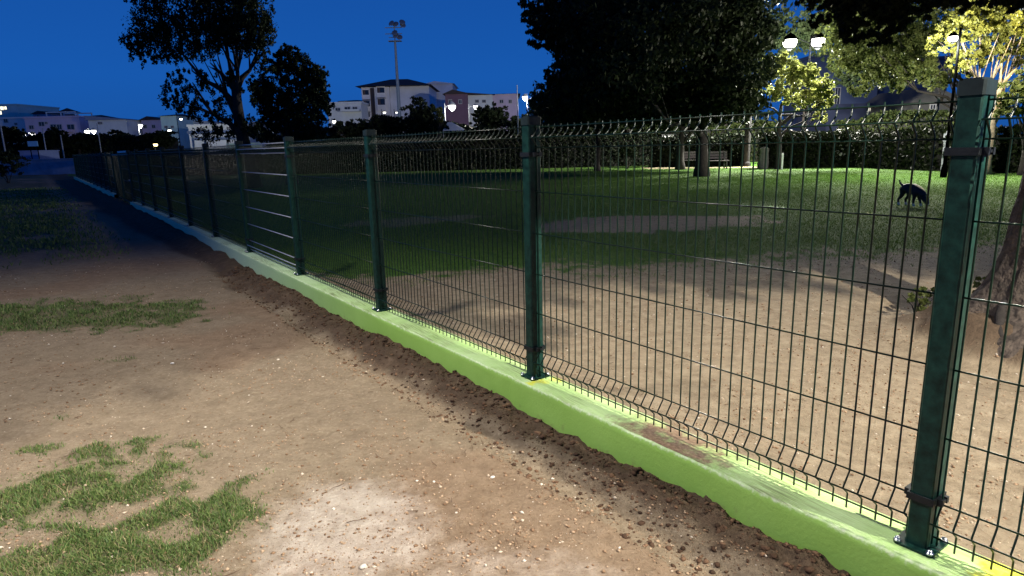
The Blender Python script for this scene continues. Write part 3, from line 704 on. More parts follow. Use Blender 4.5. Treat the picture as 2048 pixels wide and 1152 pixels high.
# tree under the double lamp
B4 = [blob(*a) for a in ((1560, 130, 33, 36, 26), (1530, 150, 33, 26, 24), (1600, 150, 33, 38, 24), (1635, 175, 33, 30, 28), (1555, 180, 33, 34, 22), (1650, 205, 33, 22, 26), (1600, 200, 33, 30, 20), (1520, 130, 33, 12, 12), (1550, 118, 33, 16, 8), (1640, 235, 33, 16, 16), (1510, 180, 33, 12, 12))]
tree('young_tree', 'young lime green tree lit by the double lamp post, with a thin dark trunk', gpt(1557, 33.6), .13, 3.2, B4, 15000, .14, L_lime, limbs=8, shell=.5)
# hanging mid green tree and yellow lit tree at the right
B5 = [blob(*a) for a in ((1700, 60, 30, 60, 50), (1672, 8, 30, 34, 28), (1780, 80, 29, 60, 50), (1820, 130, 28, 50, 40), (1760, 140, 29, 46, 30), (1700, 120, 30, 40, 26), (1850, 60, 28, 40, 60), (1880, 150, 28, 30, 26), (1720, 175, 29, 24, 18), (1800, 170, 28, 26, 16), (1740, 10, 29, 70, 40))]
tree('spreading_tree', 'olive green spreading tree with hanging sprays in front of the blue lit building', gpt(1928, 28), .17, 3.4, B5, 30000, .14, L_mid, limbs=8, shell=.55, droop=1.0,
     branch_to=[at(x, y, 28) for x, y in ((1890, 110), (1900, 60), (1850, 100), (1800, 90), (1870, 140), (1760, 110))])
B6 = [blob(*a) for a in ((1990, 30, 25, 60, 36), (1930, 50, 25, 50, 40), (2040, 60, 25, 50, 50), (1930, 120, 25, 36, 34), (1985, 100, 25, 40, 26), (2060, 110, 25, 40, 26), (1880, 80, 25, 24, 34), (1960, -10, 25, 80, 28))]
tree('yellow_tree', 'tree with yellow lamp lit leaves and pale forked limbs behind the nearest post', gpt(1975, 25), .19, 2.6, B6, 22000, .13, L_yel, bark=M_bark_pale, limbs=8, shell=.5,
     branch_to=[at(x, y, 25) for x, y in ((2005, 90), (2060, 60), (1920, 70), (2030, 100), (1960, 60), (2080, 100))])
B7 = [blob(*a) for a in ((2030, 190, 24, 40, 46), (2075, 160, 24, 40, 50), (2010, 215, 24, 26, 24))]
tree('dark_shrub_tree', 'dark bushy tree at the right edge behind the nearest post', gpt(2050, 24), .12, 1.4, B7, 4500, .15, L_mid, limbs=5)

# near tree at the right edge: leaning scarred trunk, roots, overhead crown outside the picture
def near_tree():
    t = empty('near_tree', (TRUNK[0], TRUNK[1], .1), 0, 'thick rough barked trunk on a root mound at the right edge behind the fence', 'tree')
    n, rings = 40, 46; V = []
    for i in range(rings):
        h = i / (rings - 1); z = -.35 + 3.4 * h ** 1.15
        r = .215 + .33 * math.exp(-max(z, -.06) / .22) + .02 * h
        for k in range(n):
            th = 2 * math.pi * k / n
            rr = r * (1 + (.16 * math.sin(th * 5 + .6) + .1 * math.sin(th * 3 + 2)) * math.exp(-max(z, 0) / .3)) + .014 * math.sin(th * 17 + z * 3 + 2 * math.sin(z * 4)) + .012 * (vnoise(np.array([th * 5]), np.array([z * 9]), 3)[0] - .5) * 2
            rr += .02 * (vnoise(np.array([th * 14]), np.array([z * 6]), 9)[0] - .5)
            V.append((.10 * z + rr * math.cos(th), .05 * z + rr * math.sin(th), z))
    fs = [(i * n + k, i * n + (k + 1) % n, (i + 1) * n + (k + 1) % n, (i + 1) * n + k) for i in range(rings - 1) for k in range(n)]
    b = MB(); b.add(V, fs); b.build('trunk', mat('rough_bark', (.035, .027, .022), .95, .5, 14, .05, 18, col2=(.11, .085, .068)), t, smooth=True)
    for a, L_ in ((3.35, .45),):
        b = MB(); pts = [(math.cos(a + .1 * j) * (.22 + L_ * j / 5), math.sin(a + .1 * j) * (.22 + L_ * j / 5), .20 - .045 * j - (.04 if j == 5 else 0)) for j in range(6)]
        b.tube(pts, [.05, .042, .036, .03, .02, .012], 7); b.build('root', M_bark, t, smooth=True)
    blobs = []
    for (x, y, z, r) in ((5.0, 5.6, 4.3, 1.3), (3.2, 6.0, 4.2, 1.1), (4.4, 4.0, 4.4, 1.3), (6.2, 4.6, 4.2, 1.3), (2.6, 5.0, 4.3, 1.0), (5.6, 7.2, 4.4, 1.2), (4.0, 7.4, 4.5, 1.1), (7.4, 6.2, 4.3, 1.2), (3.4, 2.4, 4.3, 1.0), (5.0, 2.2, 4.3, 1.1), (2.4, 3.4, 4.2, .8), (6.6, 2.6, 4.2, 1.1)):
        blobs.append((x, y, z, r, r, r * .62))
    low = [blob(x, y, Y, r, r * .7) for (x, y, Y, r) in ((1640, -14, 9, 46), (1715, 4, 9, 56), (1785, 24, 9, 50), (1700, 62, 9.5, 34), (1760, 70, 9.5, 30), (1850, 0, 8.5, 50), (1930, -8, 8, 46), (2020, -12, 7.5, 46), (1760, -22, 8.5, 60), (1900, -40, 7, 60), (1640, 40, 9.5, 24))]
    crown(t, low, 15000, .085, L_far, shell=.5)
    for i in range(64):      # unseen leaf clumps added to cut the lamp's light to a ragged edge
        az = math.radians(50 + 112 * i / 63 + random.uniform(-1, 1)); q = random.uniform(2.3, 3.0); Dd = 8.5 + .7 * math.sin(i * .55) + random.uniform(-.35, .35) + 1.8 * max(0, (i - 40) / 24)
        blobs.append((4.45 + 2.7 * math.cos(az), -1.25 + 2.7 * math.sin(az), 5 * (1 - 2.7 / (Dd + 1.6)) + .45, .38, .38, .42))
        r = random.uniform(.22, .42); blobs.append((4.45 + q * math.cos(az), -1.25 + q * math.sin(az), 5 * (1 - q / Dd) + r * .8, r, r, r))
    crown(t, blobs, 90000, .09, L_dark, shell=.5)
    b = MB()
    for e_ in blobs[:9]:
        s0 = np.array([TRUNK[0] + .28, TRUNK[1] + .14, 2.9]); e2 = np.array(e_[:3]); b.tube(np.array([s0, (s0 + e2) / 2 + (0, 0, .2), e2]) - np.array([TRUNK[0], TRUNK[1], .1]), [.12, .07, .02], 7)
    b.build('limb', M_bark, t, smooth=True)
near_tree()
# weed clump beside the mound
wd = at_ground(1835, 632); t = empty('weed', (wd[0], wd[1], 0), 0, 'low leafy weed growing at the left of the tree mound', 'weed')
crown(t, [(wd[0], wd[1], .10, .16, .16, .12), (wd[0] + .14, wd[1] + .12, .12, .12, .12, .12)], 700, .04, L_mid, name='foliage')
b = MB()
for i in range(7): a = random.uniform(0, 6.28); b.tube([(0, 0, -.03), (.05 * math.cos(a), .05 * math.sin(a), .09), (.13 * math.cos(a), .13 * math.sin(a), .17)], [.005, .004, .002], 5)
b.build('stem', M_bark, t)
wd = at_ground(1952, 612); t = empty('weed', (wd[0], wd[1], .0), 0, 'small leafy weed right of the nearest post beside the trunk', 'weed')
crown(t, [(wd[0], wd[1], .14, .14, .12, .14)], 350, .045, L_mid, name='foliage')
b = MB(); b.tube([(0, 0, -.03), (.01, 0, .14)], [.005, .003], 5); b.build('stem', M_bark, t)

# ------------------------------------------------------------------ hedges and shrubs
L_bush = leafmat('bush_leaf', (.010, .018, .006), (.036, .045, .014), .2)
def hedge(label, p0, p1, wid, h, n, size=.16, m=None, name='hedge', hj=.12):
    p0, p1 = np.array(p0[:2]), np.array(p1[:2]); L_ = np.linalg.norm(p1 - p0); u = (p1 - p0) / L_; v = np.array([-u[1], u[0]])
    t = empty(name, (*((p0 + p1) / 2), 0), 0, label, 'hedge')
    a = rng.random(n) * L_; 
    face = rng.random(n); b_ = np.where(face < .45, -wid / 2, np.where(face < .6, wid / 2, rng.uniform(-wid / 2, wid / 2, n)))
    top = face > .6; hh = h * (1 + hj * (fbm(a * .6, a * 0 + h, 3, 7) - .5) * 2)
    z = np.where(top, hh, rng.random(n) * hh)
    pos = np.c_[p0[0] + u[0] * a + v[0] * b_, p0[1] + u[1] * a + v[1] * b_, z] + rng.normal(size=(n, 3)) * np.array([.09, .09, .07])
    aa = unit(n); t2 = unit(n); uu = np.cross(aa, t2); uu /= np.linalg.norm(uu, axis=1)[:, None]; vv = np.cross(aa, uu); s_ = size * rng.uniform(.5, 1.3, n)[:, None]
    q = np.stack([pos - uu * s_ * .5, pos - vv * s_ * .3, pos + uu * s_ * .5, pos + vv * s_ * .3], 1).reshape(-1, 3) - np.array(t.location)
    link('foliage', np_mesh('foliage', q, np.array([[0, 1, 2, 3]]) + 4 * np.arange(n)[:, None], m or L_hedge, dict(rnd=np.repeat(rng.random(n), 4))), t)
    b = MB(); rz = math.atan2(u[1], u[0]); b.box((-L_ / 2 + .1, -wid / 2 + .12, -.1), (L_ / 2 - .1, wid / 2 - .12, h * .86)); b.build('inner_growth', M_twigs, t, rz=rz)
    return t
M_twigs = mat('dark_twigs', (.003, .0035, .002), .95, .5, 8, .05, 12)
hedge('long dark clipped hedge across the far end of the lawn left of the stout trunk', gpt(540, 44), gpt(1300, 44), 1.4, 2.0, 26000, m=L_far)
hedge('long low dark hedge behind the far left half of the fence', gpt(175, 50), gpt(535, 46), 1.4, 1.55, 9000, m=L_far)
hedge('dark clipped hedge behind the thin trunk, left half of the back of the lawn', gpt(1300, 41), gpt(1500, 39), 1.3, 1.75, 8000, m=L_far)
hedge('dark clipped hedge with a lamp lit top right behind the thin lime tree', gpt(1516, 35.4), gpt(1690, 34.6), 1.3, 1.80, 7000)
hedge('dark clipped hedge with a lamp lit top behind the dog', gpt(1700, 34.5), gpt(1905, 28), 1.4, 1.72, 5000)
hedge('nearer dark hedge at the right edge behind the nearest post', gpt(1905, 27.6), gpt(2140, 24.5), 1.6, 1.70, 5000)
hedge('taller pale lit bushes behind the clipped hedge and in front of the blue building', gpt(1690, 45), gpt(1920, 37), 2.0, 2.75, 7000, .2, L_bush, hj=.2)
hedge('grey green bushes behind the stout trunk and the bench', gpt(1400, 47), gpt(1560, 46), 1.6, 2.6, 4500, .2, L_bush, hj=.2)
def shrub(name, label, x, Y, rpx, rpy, y, n, m, size=.12, cat='shrub'):
    g = gpt(x, Y); t = empty(name, g, 0, label, cat)
    crown(t, [blob(x, y, Y, rpx, rpy), blob(x - rpx * .4, y + rpy * .2, Y, rpx * .6, rpy * .8), blob(x + rpx * .4, y + rpy * .1, Y, rpx * .5, rpy * .7)], n, size, m, name='foliage')
    b = MB()
    for k in range(5): a = k * 1.3; b.tube([(0, 0, -.1), (.15 * math.cos(a), .15 * math.sin(a), .3), (.4 * math.cos(a), .4 * math.sin(a), .8)], [.03, .02, .01], 5)
    b.build('stem', M_bark, t)
L_white = leafmat('variegated_leaf', (.16, .18, .15), (.62, .64, .60), .2)
shrub('variegated_shrub', 'white and green variegated shrub in front of the clipped hedge left of the dog', 1690, 34.2, 26, 24, 300, 1500, L_white, .13)
shrub('leafy_shrub', 'dull green shrub in front of the clipped hedge straight above the dog', 1760, 33.4, 24, 22, 300, 1300, L_mid, .13)
shrub('leafy_shrub', 'small green shrub left of the stout trunk in front of the dark hedge', 1255, 39, 30, 18, 300, 1200, L_hedge, .16)
shrub('dark_bush', 'big black bush at the left edge in front of the far white wall', 5, 40, 48, 34, 322, 3000, L_dark, .16)

# far trees at the left and centre
def ftree(x, Y, rx, ry, y, n, label, m=L_far, size=.35, group='trees far behind the fence'):
    bl = [blob(x + random.uniform(-.4, .4) * rx, y + random.uniform(-.35, .5) * ry, Y, rx * random.uniform(.4, .65), ry * random.uniform(.4, .6)) for _ in range(6)] + [blob(x, y, Y, rx * .75, ry * .7)]
    tree('far_tree', label, gpt(x, Y), .22, 3.0, bl, n, size, m, limbs=3, group=group)
for x, Y, rx, ry, y, lab in ((22, 78, 34, 26, 272, 'dark tree at the left edge in front of the pale block with a lit window'),
                             (75, 76, 26, 22, 282, 'dark tree just right of the first lamp at the far left'),
                             (112, 74, 30, 26, 276, 'dark tree in front of the house with a balcony'),
                             (160, 76, 30, 24, 284, 'dark tree below the right end of the balcony house'),
                             (205, 78, 26, 22, 282, 'dark tree under the pair of lamps at the far left'),
                             (245, 80, 32, 26, 284, 'dark tree in front of the blank pale gable'),
                             (290, 80, 24, 20, 288, 'small dark tree right of the blank pale gable'),
                             (328, 72, 26, 22, 278, 'dark tree just left of the white shelter')):
    ftree(x, Y, rx, ry, y, 4200, lab)
for x, Y, rx, ry, y, n, lab in ((700, 62, 60, 30, 262, 2600, 'low dark tree in front of the white house with loggias'),
                             (770, 62, 60, 36, 256, 2800, 'dark tree under the two small yellow lights'),
                             (845, 60, 56, 48, 232, 3600, 'tallest of the dark trees right of the white house, its top against the wall'),
                             (880, 58, 34, 26, 258, 1800, 'dark tree beside the lit white tent roof'),
                             (985, 60, 50, 34, 232, 2800, 'dark tree in front of the mauve house below the round lamp'),
                             (1050, 58, 50, 30, 250, 2400, 'dark tree behind the second green post from the right'),
                             (620, 60, 50, 24, 280, 1800, 'dark low tree under the rounded tree crown'),
                             (955, 56, 50, 18, 268, 1500, 'lowest dark tree, right of the tent roof')):
    ftree(x, Y, rx, ry, y, int(n * 2.6), lab, size=.26)
ftree(880, 56.5, 10, 22, 228, 400, 'small yellow lit crown glowing beside the round lamp', L_yel, .25)

hedge('long dark band of scrub below the far town at the left', gpt(-60, 80), gpt(345, 76), 3.0, 3.6, 14000, .34, L_far, hj=.35)
hedge('dark scrub below the white house and the mauve house in the centre', gpt(560, 64), gpt(1090, 60), 3.0, 3.3, 14000, .32, L_far, hj=.35)
hedge('black bushes closing the gap under the broad crown, right of the second post', gpt(1080, 54), gpt(1540, 52), 2.0, 3.4, 9000, .3, L_far, hj=.25)
# ------------------------------------------------------------------ lamps
M_globe = emit('lamp_glow', (1.0, .98, .90), 14.0)
M_globe_far = emit('far_lamp_glow', (1.0, .98, .92), 7.0)
M_warm = emit('warm_lamp_glow', (1.0, .80, .38), 6.0)
M_pole = mat('painted_lamp_pole', (.0009, .001, .0011), .9, .2, 5, spec=0.0)
M_pale_pole = mat('pale_lamp_pole', (.30, .32, .36), .5, .2, 5)
def plight(parent, loc, wts, col=(1, .96, .84), r=.25, name='lamp_light'):
    d = bpy.data.lights.new(name, 'POINT'); d.energy = wts; d.color = col; d.shadow_soft_size = r
    o = bpy.data.objects.new(name, d); COL.objects.link(o); o.parent = parent; o.location = loc; return o
def street_lamp(x, Y, heads, r, label, wts=0, mg=None, pole=None, col=(1, .96, .84), group='park and street lamps', pr=.05, name='street_lamp'):
    """heads: list of pixel positions of the globes; the pole stands in pixel column x"""
    g = np.array(gpt(x, Y)); t = empty(name, g, 0, label, 'street lamp', group)
    H = [at(hx, hy, Y) - g for hx, hy in heads]; top = max(h[2] for h in H)
    b = MB(); b.lathe([(pr * 2.2, 0), (pr * 2.2, .25), (pr * 1.3, .5), (pr, 1.2), (pr * .8, top + .3), (.01, top + .34)], 10); b.build('pole', pole or M_pole, t)
    for h in H:
        b = MB()
        if abs(h[0]) > .12 or abs(h[1]) > .12:
            b.tube([(0, 0, h[2] - .1), h * (.5, .5, 1) + (0, 0, .12), h + (0, 0, r + .02)], [.03, .025, .025], 6)
        b.lathe([(r * .97, r * .30), (r * 1.06, r * .28), (r * .9, r * .72), (r * .45, r * 1.12), (.03, r * 1.3), (.01, r * 1.5)], 14, h); b.lathe([(r * .2, -r * 1.25), (r * .5, -r * 1.02), (r * .62, -r * .80), (r * .3, -r * .9)], 12, h); b.build('bracket', pole or M_pole, t)
        b = MB(); b.sphere(h, r, 16, 10); b.build('globe', mg or M_globe, t, smooth=True)
        if wts: plight(t, h - np.array([0, 0, r * 1.3 + .15]), wts, col, .15)
    return t
street_lamp(1606, 37.6, [(1580, 84), (1636, 82)], .36, 'double globe lamp post shining over the lime green tree', W_PARK)
street_lamp(1893, 23.5, [(1906, 76)], .15, 'single lamp shining through the foliage left of the nearest post', 2800)
street_lamp(2190, 23, [(2150, -40)], .3, 'yellow lamp among the leaves at the upper right edge', 2300, M_warm, col=(1, .87, .50))
street_lamp(1056, 55, [(1050, 195), (1076, 197)], .22, 'double globe lamp on a thin pale pole above the second green post', 200, M_globe_far, M_pale_pole, pr=.035)
street_lamp(893, 62, [(904, 213)], .34, 'round white lamp beside the yellow lit crown', 700, M_globe_far, M_pale_pole, pr=.05)
street_lamp(940, 75, [(951, 213)], .24, 'white round lamp on the mauve house front, right of the larger one', 200, M_globe_far, M_pale_pole, pr=.05)
street_lamp(669, 70, [(669, 243)], .22, 'small white lamp left of the white house with loggias', 300, M_globe_far, pr=.04)
street_lamp(56, 82, [(65, 268)], .26, 'bright lamp above the blue sheet at the far left', 900, M_globe_far, M_pale_pole, pr=.05)
street_lamp(183, 82, [(174, 263), (187, 262)], .28, 'pair of lamps on one pole in front of the far balcony house', 700, M_globe_far, M_pale_pole, pr=.05)
street_lamp(284, 90, [(281, 251)], .26, 'lamp right of the blank pale gable', 200, M_globe_far, M_pale_pole, pr=.05)
street_lamp(339, 88, [(339, 261)], .22, 'bright lamp left of the tall tree, above the shelter end', 300, M_globe_far, pr=.05)
street_lamp(362, 100, [(362, 238)], .2, 'faint high lamp seen through the tall loose tree', 0, M_globe_far, pr=.05)
street_lamp(483, 84, [(483, 254)], .24, 'lamp touching the left side of the tall tree trunk', 200, M_globe_far, pr=.05)
street_lamp(602, 90, [(602, 239)], .16, 'tiny lamp seen through the rounded dark tree', 0, M_globe_far, pr=.05)
street_lamp(311, 66, [(311, 289)], .2, 'low warm lamp above the fence right of the gate', 150, M_warm, pr=.04)
street_lamp(768, 66, [(769, 225)], .13, 'small yellowish light in front of the white house, left one', 0, M_globe_far, pr=.03)
street_lamp(793, 66, [(793, 225)], .09, 'smallest yellowish light in front of the white house, right one', 0, M_globe_far, pr=.03)
# shaded lamp posts out of view that light the foreground, the second one added as fill
def shade_lamp(loc, h, wts, size, blend, label, col, r, arm=.45):
    t = empty('street_lamp', (loc[0], loc[1], 0), 0, label, 'street lamp', 'park and street lamps')
    b = MB(); b.lathe([(.11, 0), (.11, .25), (.06, .5), (.05, h - .1), (.02, h + .25)], 10); b.build('pole', M_pole, t)
    b = MB(); b.lathe([(.02, .24), (.12, .2), (.30, .06), (.31, .05), (.29, .05), (.1, .17), (.02, .2)], 16, (arm, 0, h)); b.tube([(0, 0, h + .15), (arm * .55, 0, h + .3), (arm, 0, h + .22)], .025, 6); b.build('lamp_shade', M_pole, t)
    d = bpy.data.lights.new('lamp_light', 'SPOT'); d.energy = wts; d.color = col; d.shadow_soft_size = r; d.spot_size = math.radians(size); d.spot_blend = blend
    o = bpy.data.objects.new('lamp_light', d); COL.objects.link(o); o.parent = t; o.location = (arm, 0, h + .02)
    return t
shade_lamp((4.0, -1.25), 5.0, W_MAIN, 123, .08, 'shaded lamp post on the park side behind the viewer', (1.0, .92, .79), .045)
shade_lamp((-5.2, 2.7), 5.6, W_FILL, 122, .6, 'added unseen lamp post with a long arm out over the dirt side', (1.0, .93, .84), .30, arm=2.6)

# poles, mast
def pole(x, Y, ytop, r, label, m=None, group='thin poles among the far trees', lean=0.0):
    g = np.array(gpt(x, Y)); tp = at(x, ytop, Y) - g; b = MB(); b.tube([(0, 0, -.2), (0, 0, tp[2] * .5), (lean, 0, tp[2])], [r, r * .9, r * .7], 8)
    b.lathe([(r * .9, 0), (r * .5, .08), (.005, .1)], 8, (lean, 0, tp[2]))
    return tag(b.build('pole', m or M_pale_pole, None, g, smooth=True), label, 'pole', group)
pole(10, 70, 252, .09, 'thin pole at the left edge in front of the far houses')
pole(92, 66, 258, .06, 'thin pole just left of the balcony house windows')
pole(126, 60, 272, .06, 'thin pole standing over the far white wall')
pole(202, 70, 248, .05, 'thin pole in front of the blank pale gable')
pole(1037, 54, 172, .05, 'taller thin pole left of the double globe lamp above the second post')
def mast():
    Y = 95; g = np.array(gpt(803, Y)); t = empty('floodlight_mast', g, 0, 'very tall unlit floodlight mast rising behind the white house', 'floodlight mast')
    top = (at(795, 58, Y) - g); k = Y / FPX
    b = MB(); b.tube([(0, 0, 0), (0, 0, top[2] * .5), (0, 0, top[2] - 20 * k)], [.30, .24, .15], 10); b.tube([(0, 0, top[2] - 20 * k), (0, 0, top[2] + 12 * k)], .08, 6); b.build('pole', M_mast, t)
    b = MB(); b.box((-.9, -.5, top[2] - 22 * k), (.9, .5, top[2] - 21 * k)); b.tube([(-.9, .4, top[2] - 14 * k), (.9, .4, top[2] - 14 * k)], .05, 5); b.build('platform', M_mast, t)
    for dx in (-1.2, 0, 1.0):
        pass
    for dz in (2, -9): 
        b = MB(); b.box((-1.3, -.05, top[2] + dz * k), (1.0, .05, top[2] + dz * k + .1)); b.build('crossarm', M_mast, t)
    for hx, hy in ((784, 48), (792, 50), (804, 46), (805, 52), (790, 67), (792, 72), (799, 76)):
        h = at(hx, hy, Y - .4) - g
        b = MB(); b.lathe([(.16, -.12), (.40, .16), (.43, .18), (.40, .20), (.02, .22)], 12); me = b.mesh('floodlight', M_flood, True)
        o = link('floodlight', me, t, h); o.rotation_euler = (math.radians(60), 0, math.radians(20 * (hx - 795) / 8))
M_mast = mat('galvanised_mast', (.20, .26, .34), .5, .1, 3); M_flood = mat('floodlight_housing', (.22, .26, .32), .35, .2, 6, metal=.6)
mast()

# ------------------------------------------------------------------ buildings
M_pane = mat('dark_window_pane', (.02, .024, .035), .15, .2, 2, spec=.6)
M_lit = emit('lit_window', (1.0, .93, .70), 2.2)
M_rooft = mat('dark_roof_tiles', (.045, .035, .04), .85, .3, 3)
M_frame = mat('window_frame_paint', (.45, .45, .47), .6)
def bmat(name, c): return mat(name, c, .9, .12, .6, .01, 3)
def house(label, x0, x1, ytop, Y, depth, wall, wins=(), roof='flat', name='house', ang=0.0, roofh=14, lit=(), balc=(), zb=0.0, roofm=None):
    """front face between pixel columns x0,x1 at depth Y, roof line at ytop; wins: pixel rects on the front face"""
    a, c = at(x0, ytop, Y), at(x1, ytop, Y); k = Y / FPX; W_ = c[0] - a[0]; h = (a[2] + c[2]) / 2
    t = empty(name, (a[0], Y, 0), ang, label, 'house')
    b = MB(); b.box((0, 0, -.3), (W_, depth, h)); b.build('wall', wall, t)
    rh = roofh * k; rm = roofm or M_rooft; e_ = .35
    if roof == 'hip':
        b = MB(); ix = min(W_ * .4, depth * .45); V = [(-e_, -e_, h), (W_ + e_, -e_, h), (W_ + e_, depth + e_, h), (-e_, depth + e_, h), (ix, depth / 2, h + rh), (W_ - ix, depth / 2, h + rh)]
        V = [(x, y, z + .01) for x, y, z in V]; b.add(V, [(0, 1, 5, 4), (1, 2, 5), (2, 3, 4, 5), (3, 0, 4), (3, 2, 1, 0)]); b.build('roof', rm, t)
    elif roof == 'gable':
        b = MB(); V = [(-e_, -e_, h), (W_ + e_, -e_, h), (W_ + e_, depth + e_, h), (-e_, depth + e_, h), (W_ * .35, -e_, h + rh), (W_ * .35, depth + e_, h + rh)]
        V = [(x, y, z + .01) for x, y, z in V]; b.add(V, [(0, 4, 5, 3), (1, 2, 5, 4), (0, 1, 4), (2, 3, 5), (3, 2, 1, 0)]); b.build('roof', rm, t)
    elif roof == 'shed':
        b = MB(); V = [(-e_, -e_, h), (W_ + e_, -e_, h), (W_ + e_, depth + e_, h), (-e_, depth + e_, h), (-e_, -e_, h + rh), (-e_, depth + e_, h + rh)]
        V = [(x, y, z + .01) for x, y, z in V]; b.add(V, [(0, 1, 4), (3, 5, 2), (4, 1, 2, 5), (0, 4, 5, 3), (3, 2, 1, 0)]); b.build('roof', rm, t)
    else:
        b = MB(); b.box((-.15, -.15, h + .002), (W_ + .15, depth + .15, h + .3)); b.build('parapet', wall, t)
    for i, (wx0, wy0, wx1, wy1) in enumerate(wins):
        p, q_ = at(wx0, wy1, Y), at(wx1, wy0, Y)
        X0, X1, Z0, Z1 = p[0] - a[0], q_[0] - a[0], p[2], q_[2]
        b = MB(); f_ = .07
        for A, B_ in (((X0 - f_, -.10, Z0 - f_), (X1 + f_, -.002, Z0)), ((X0 - f_, -.10, Z1), (X1 + f_, -.002, Z1 + f_)), ((X0 - f_, -.10, Z0), (X0, -.002, Z1)), ((X1, -.10, Z0), (X1 + f_, -.002, Z1)), (((X0 + X1) / 2 - .03, -.07, Z0), ((X0 + X1) / 2 + .03, -.045, Z1))): b.box(A, B_)
        fr = b.build('window', M_frame, t)
        b = MB(); b.box((X0, -.04, Z0), (X1, -.003, Z1)); b.build('pane', M_lit if i in lit else M_pane, fr)
    for (wx0, wy0, wx1, wy1) in balc:
        p, q_ = at(wx0, wy1, Y), at(wx1, wy0, Y); X0, X1, Z0, Z1 = p[0] - a[0], q_[0] - a[0], p[2], q_[2]
        b = MB(); b.box((X0, -1.3, Z0), (X1, -.003, Z0 + .18)); b.box((X0, -1.3, Z0 + .18), (X1, -1.22, Z1)); b.box((X0, -1.2, Z0 + .18), (X0 + .08, -.02, Z1)); b.box((X1 - .08, -1.2, Z0 + .18), (X1, -.02, Z1)); b.build('balcony', wall, t)
    return t
W_mauve = bmat('mauve_render', (.62, .52, .70)); W_white = bmat('white_render', (.60, .60, .62)); W_blue = bmat('pale_blue_render', (.50, .72, .74)); W_grey = bmat('grey_render', (.40, .46, .55))
W_pgrey = bmat('pale_grey_render', (.68, .72, .78)); W_brown = bmat('plum_render', (.17, .10, .16)); W_town = bmat('blue_grey_render', (.22, .27, .42))
house('pale teal block with lit windows at the left edge of the far town', -30, 33, 211, 150, 14, W_blue, [(2, 213, 8, 220), (8, 213, 13, 219), (0, 222, 3, 229), (-10, 213, -4, 220)], lit=(0, 1, 2))
house('low white house below the teal block at the left edge', -40, 50, 238, 128, 10, W_pgrey, [(9, 236 + 2, 15, 243 + 2), (30, 246, 34, 250)])
house('wide mauve house with a balcony and roof pergola at the far left', 48, 158, 236, 120, 12, W_mauve,
      [(60, 251, 67, 258), (79, 244, 88, 252), (91, 244, 95, 248), (103, 249, 112, 261), (116, 249, 123, 261), (136, 249, 148, 259)], balc=((120, 259, 146, 265),))
house('dark roofed low house behind the pergola house', 66, 100, 228, 138, 9, W_town, [(75, 230, 79, 234)], roof='gable', roofh=6)
house('small dark grey house between the mauve house and the blank gable', 157, 182, 234, 128, 10, W_town, [(163, 240, 168, 246), (170, 254, 174, 260)], roof='hip', roofh=6)
house('house with a broad blank pale gable wall at the far left', 176, 252, 240, 116, 12, W_pgrey, [(197, 244, 200, 248), (201, 244, 204, 248)], roof='shed', roofh=9, roofm=W_town)
house('bluish low house right of the blank gable', 250, 284, 246, 126, 10, W_town, [(262, 254, 267, 260)], roof='gable', roofh=5)
house('mauve low house right of the lamp near the tall tree', 282, 322, 240, 120, 10, W_mauve, [(288, 250, 293, 256), (305, 250, 310, 256)], roof='gable', roofh=7)
house('small teal house with a dark roof left of the tall tree', 320, 352, 232, 112, 9, W_blue, [(330, 252, 335, 256), (343, 252, 347, 256)], roof='hip', roofh=6)
house('wide grey blue house behind the tall loose tree', 350, 420, 246, 118, 10, W_grey, [(360, 250, 366, 256), (385, 252, 391, 258), (403, 252, 408, 258)])
house('pale low house behind the shelter', 376, 480, 252, 100, 9, W_pgrey, [(400, 256, 406, 262), (430, 254, 440, 262), (455, 254, 460, 262)])
house('grey house glimpsed right of the tall trunk', 500, 560, 246, 130, 10, W_grey, [(515, 252, 521, 258)])
# pergola on the mauve house roof
def roof_pergola():
    t = empty('roof_pergola', (*at(92, 236, 121)[:2], 0), 0, 'pale pergola frame with a dark domed canopy on the mauve house roof', 'pergola')
    o = np.array(t.location); a, c = at(92, 236, 121), at(150, 236, 121); top = at(92, 226, 121)[2]; z0 = a[2] + .3
    b = MB(); Wd = c[0] - a[0]
    for x in (0, Wd / 2, Wd):
        for y in (.3, 5): b.box((x - .08, y - .08, z0 - .3), (x + .08, y + .08, top))
    b.build('pergola_posts', M_frame2, t)
    b = MB(); b.box((-.1, .2, top + .001), (Wd + .1, .36, top + .2)); b.build('beam', M_frame2, t); b = MB(); b.box((-.1, 4.9, top + .001), (Wd + .1, 5.06, top + .2)); b.build('beam', M_frame2, t)
    b = MB(); V = [(1, 1.5, top + .21), (Wd - 1.5, 1.5, top + .21), (Wd - 1.5, 4.5, top + .21), (1, 4.5, top + .21), (Wd / 2 - .5, 3, top + 1.0)]; b.add(V, [(0, 1, 4), (1, 2, 4), (2, 3, 4), (3, 0, 4), (3, 2, 1, 0)]); b.build('canopy', M_rooft, t)
M_frame2 = mat('pale_blue_painted_metal', (.42, .52, .62), .5, .1, 3)
roof_pergola()
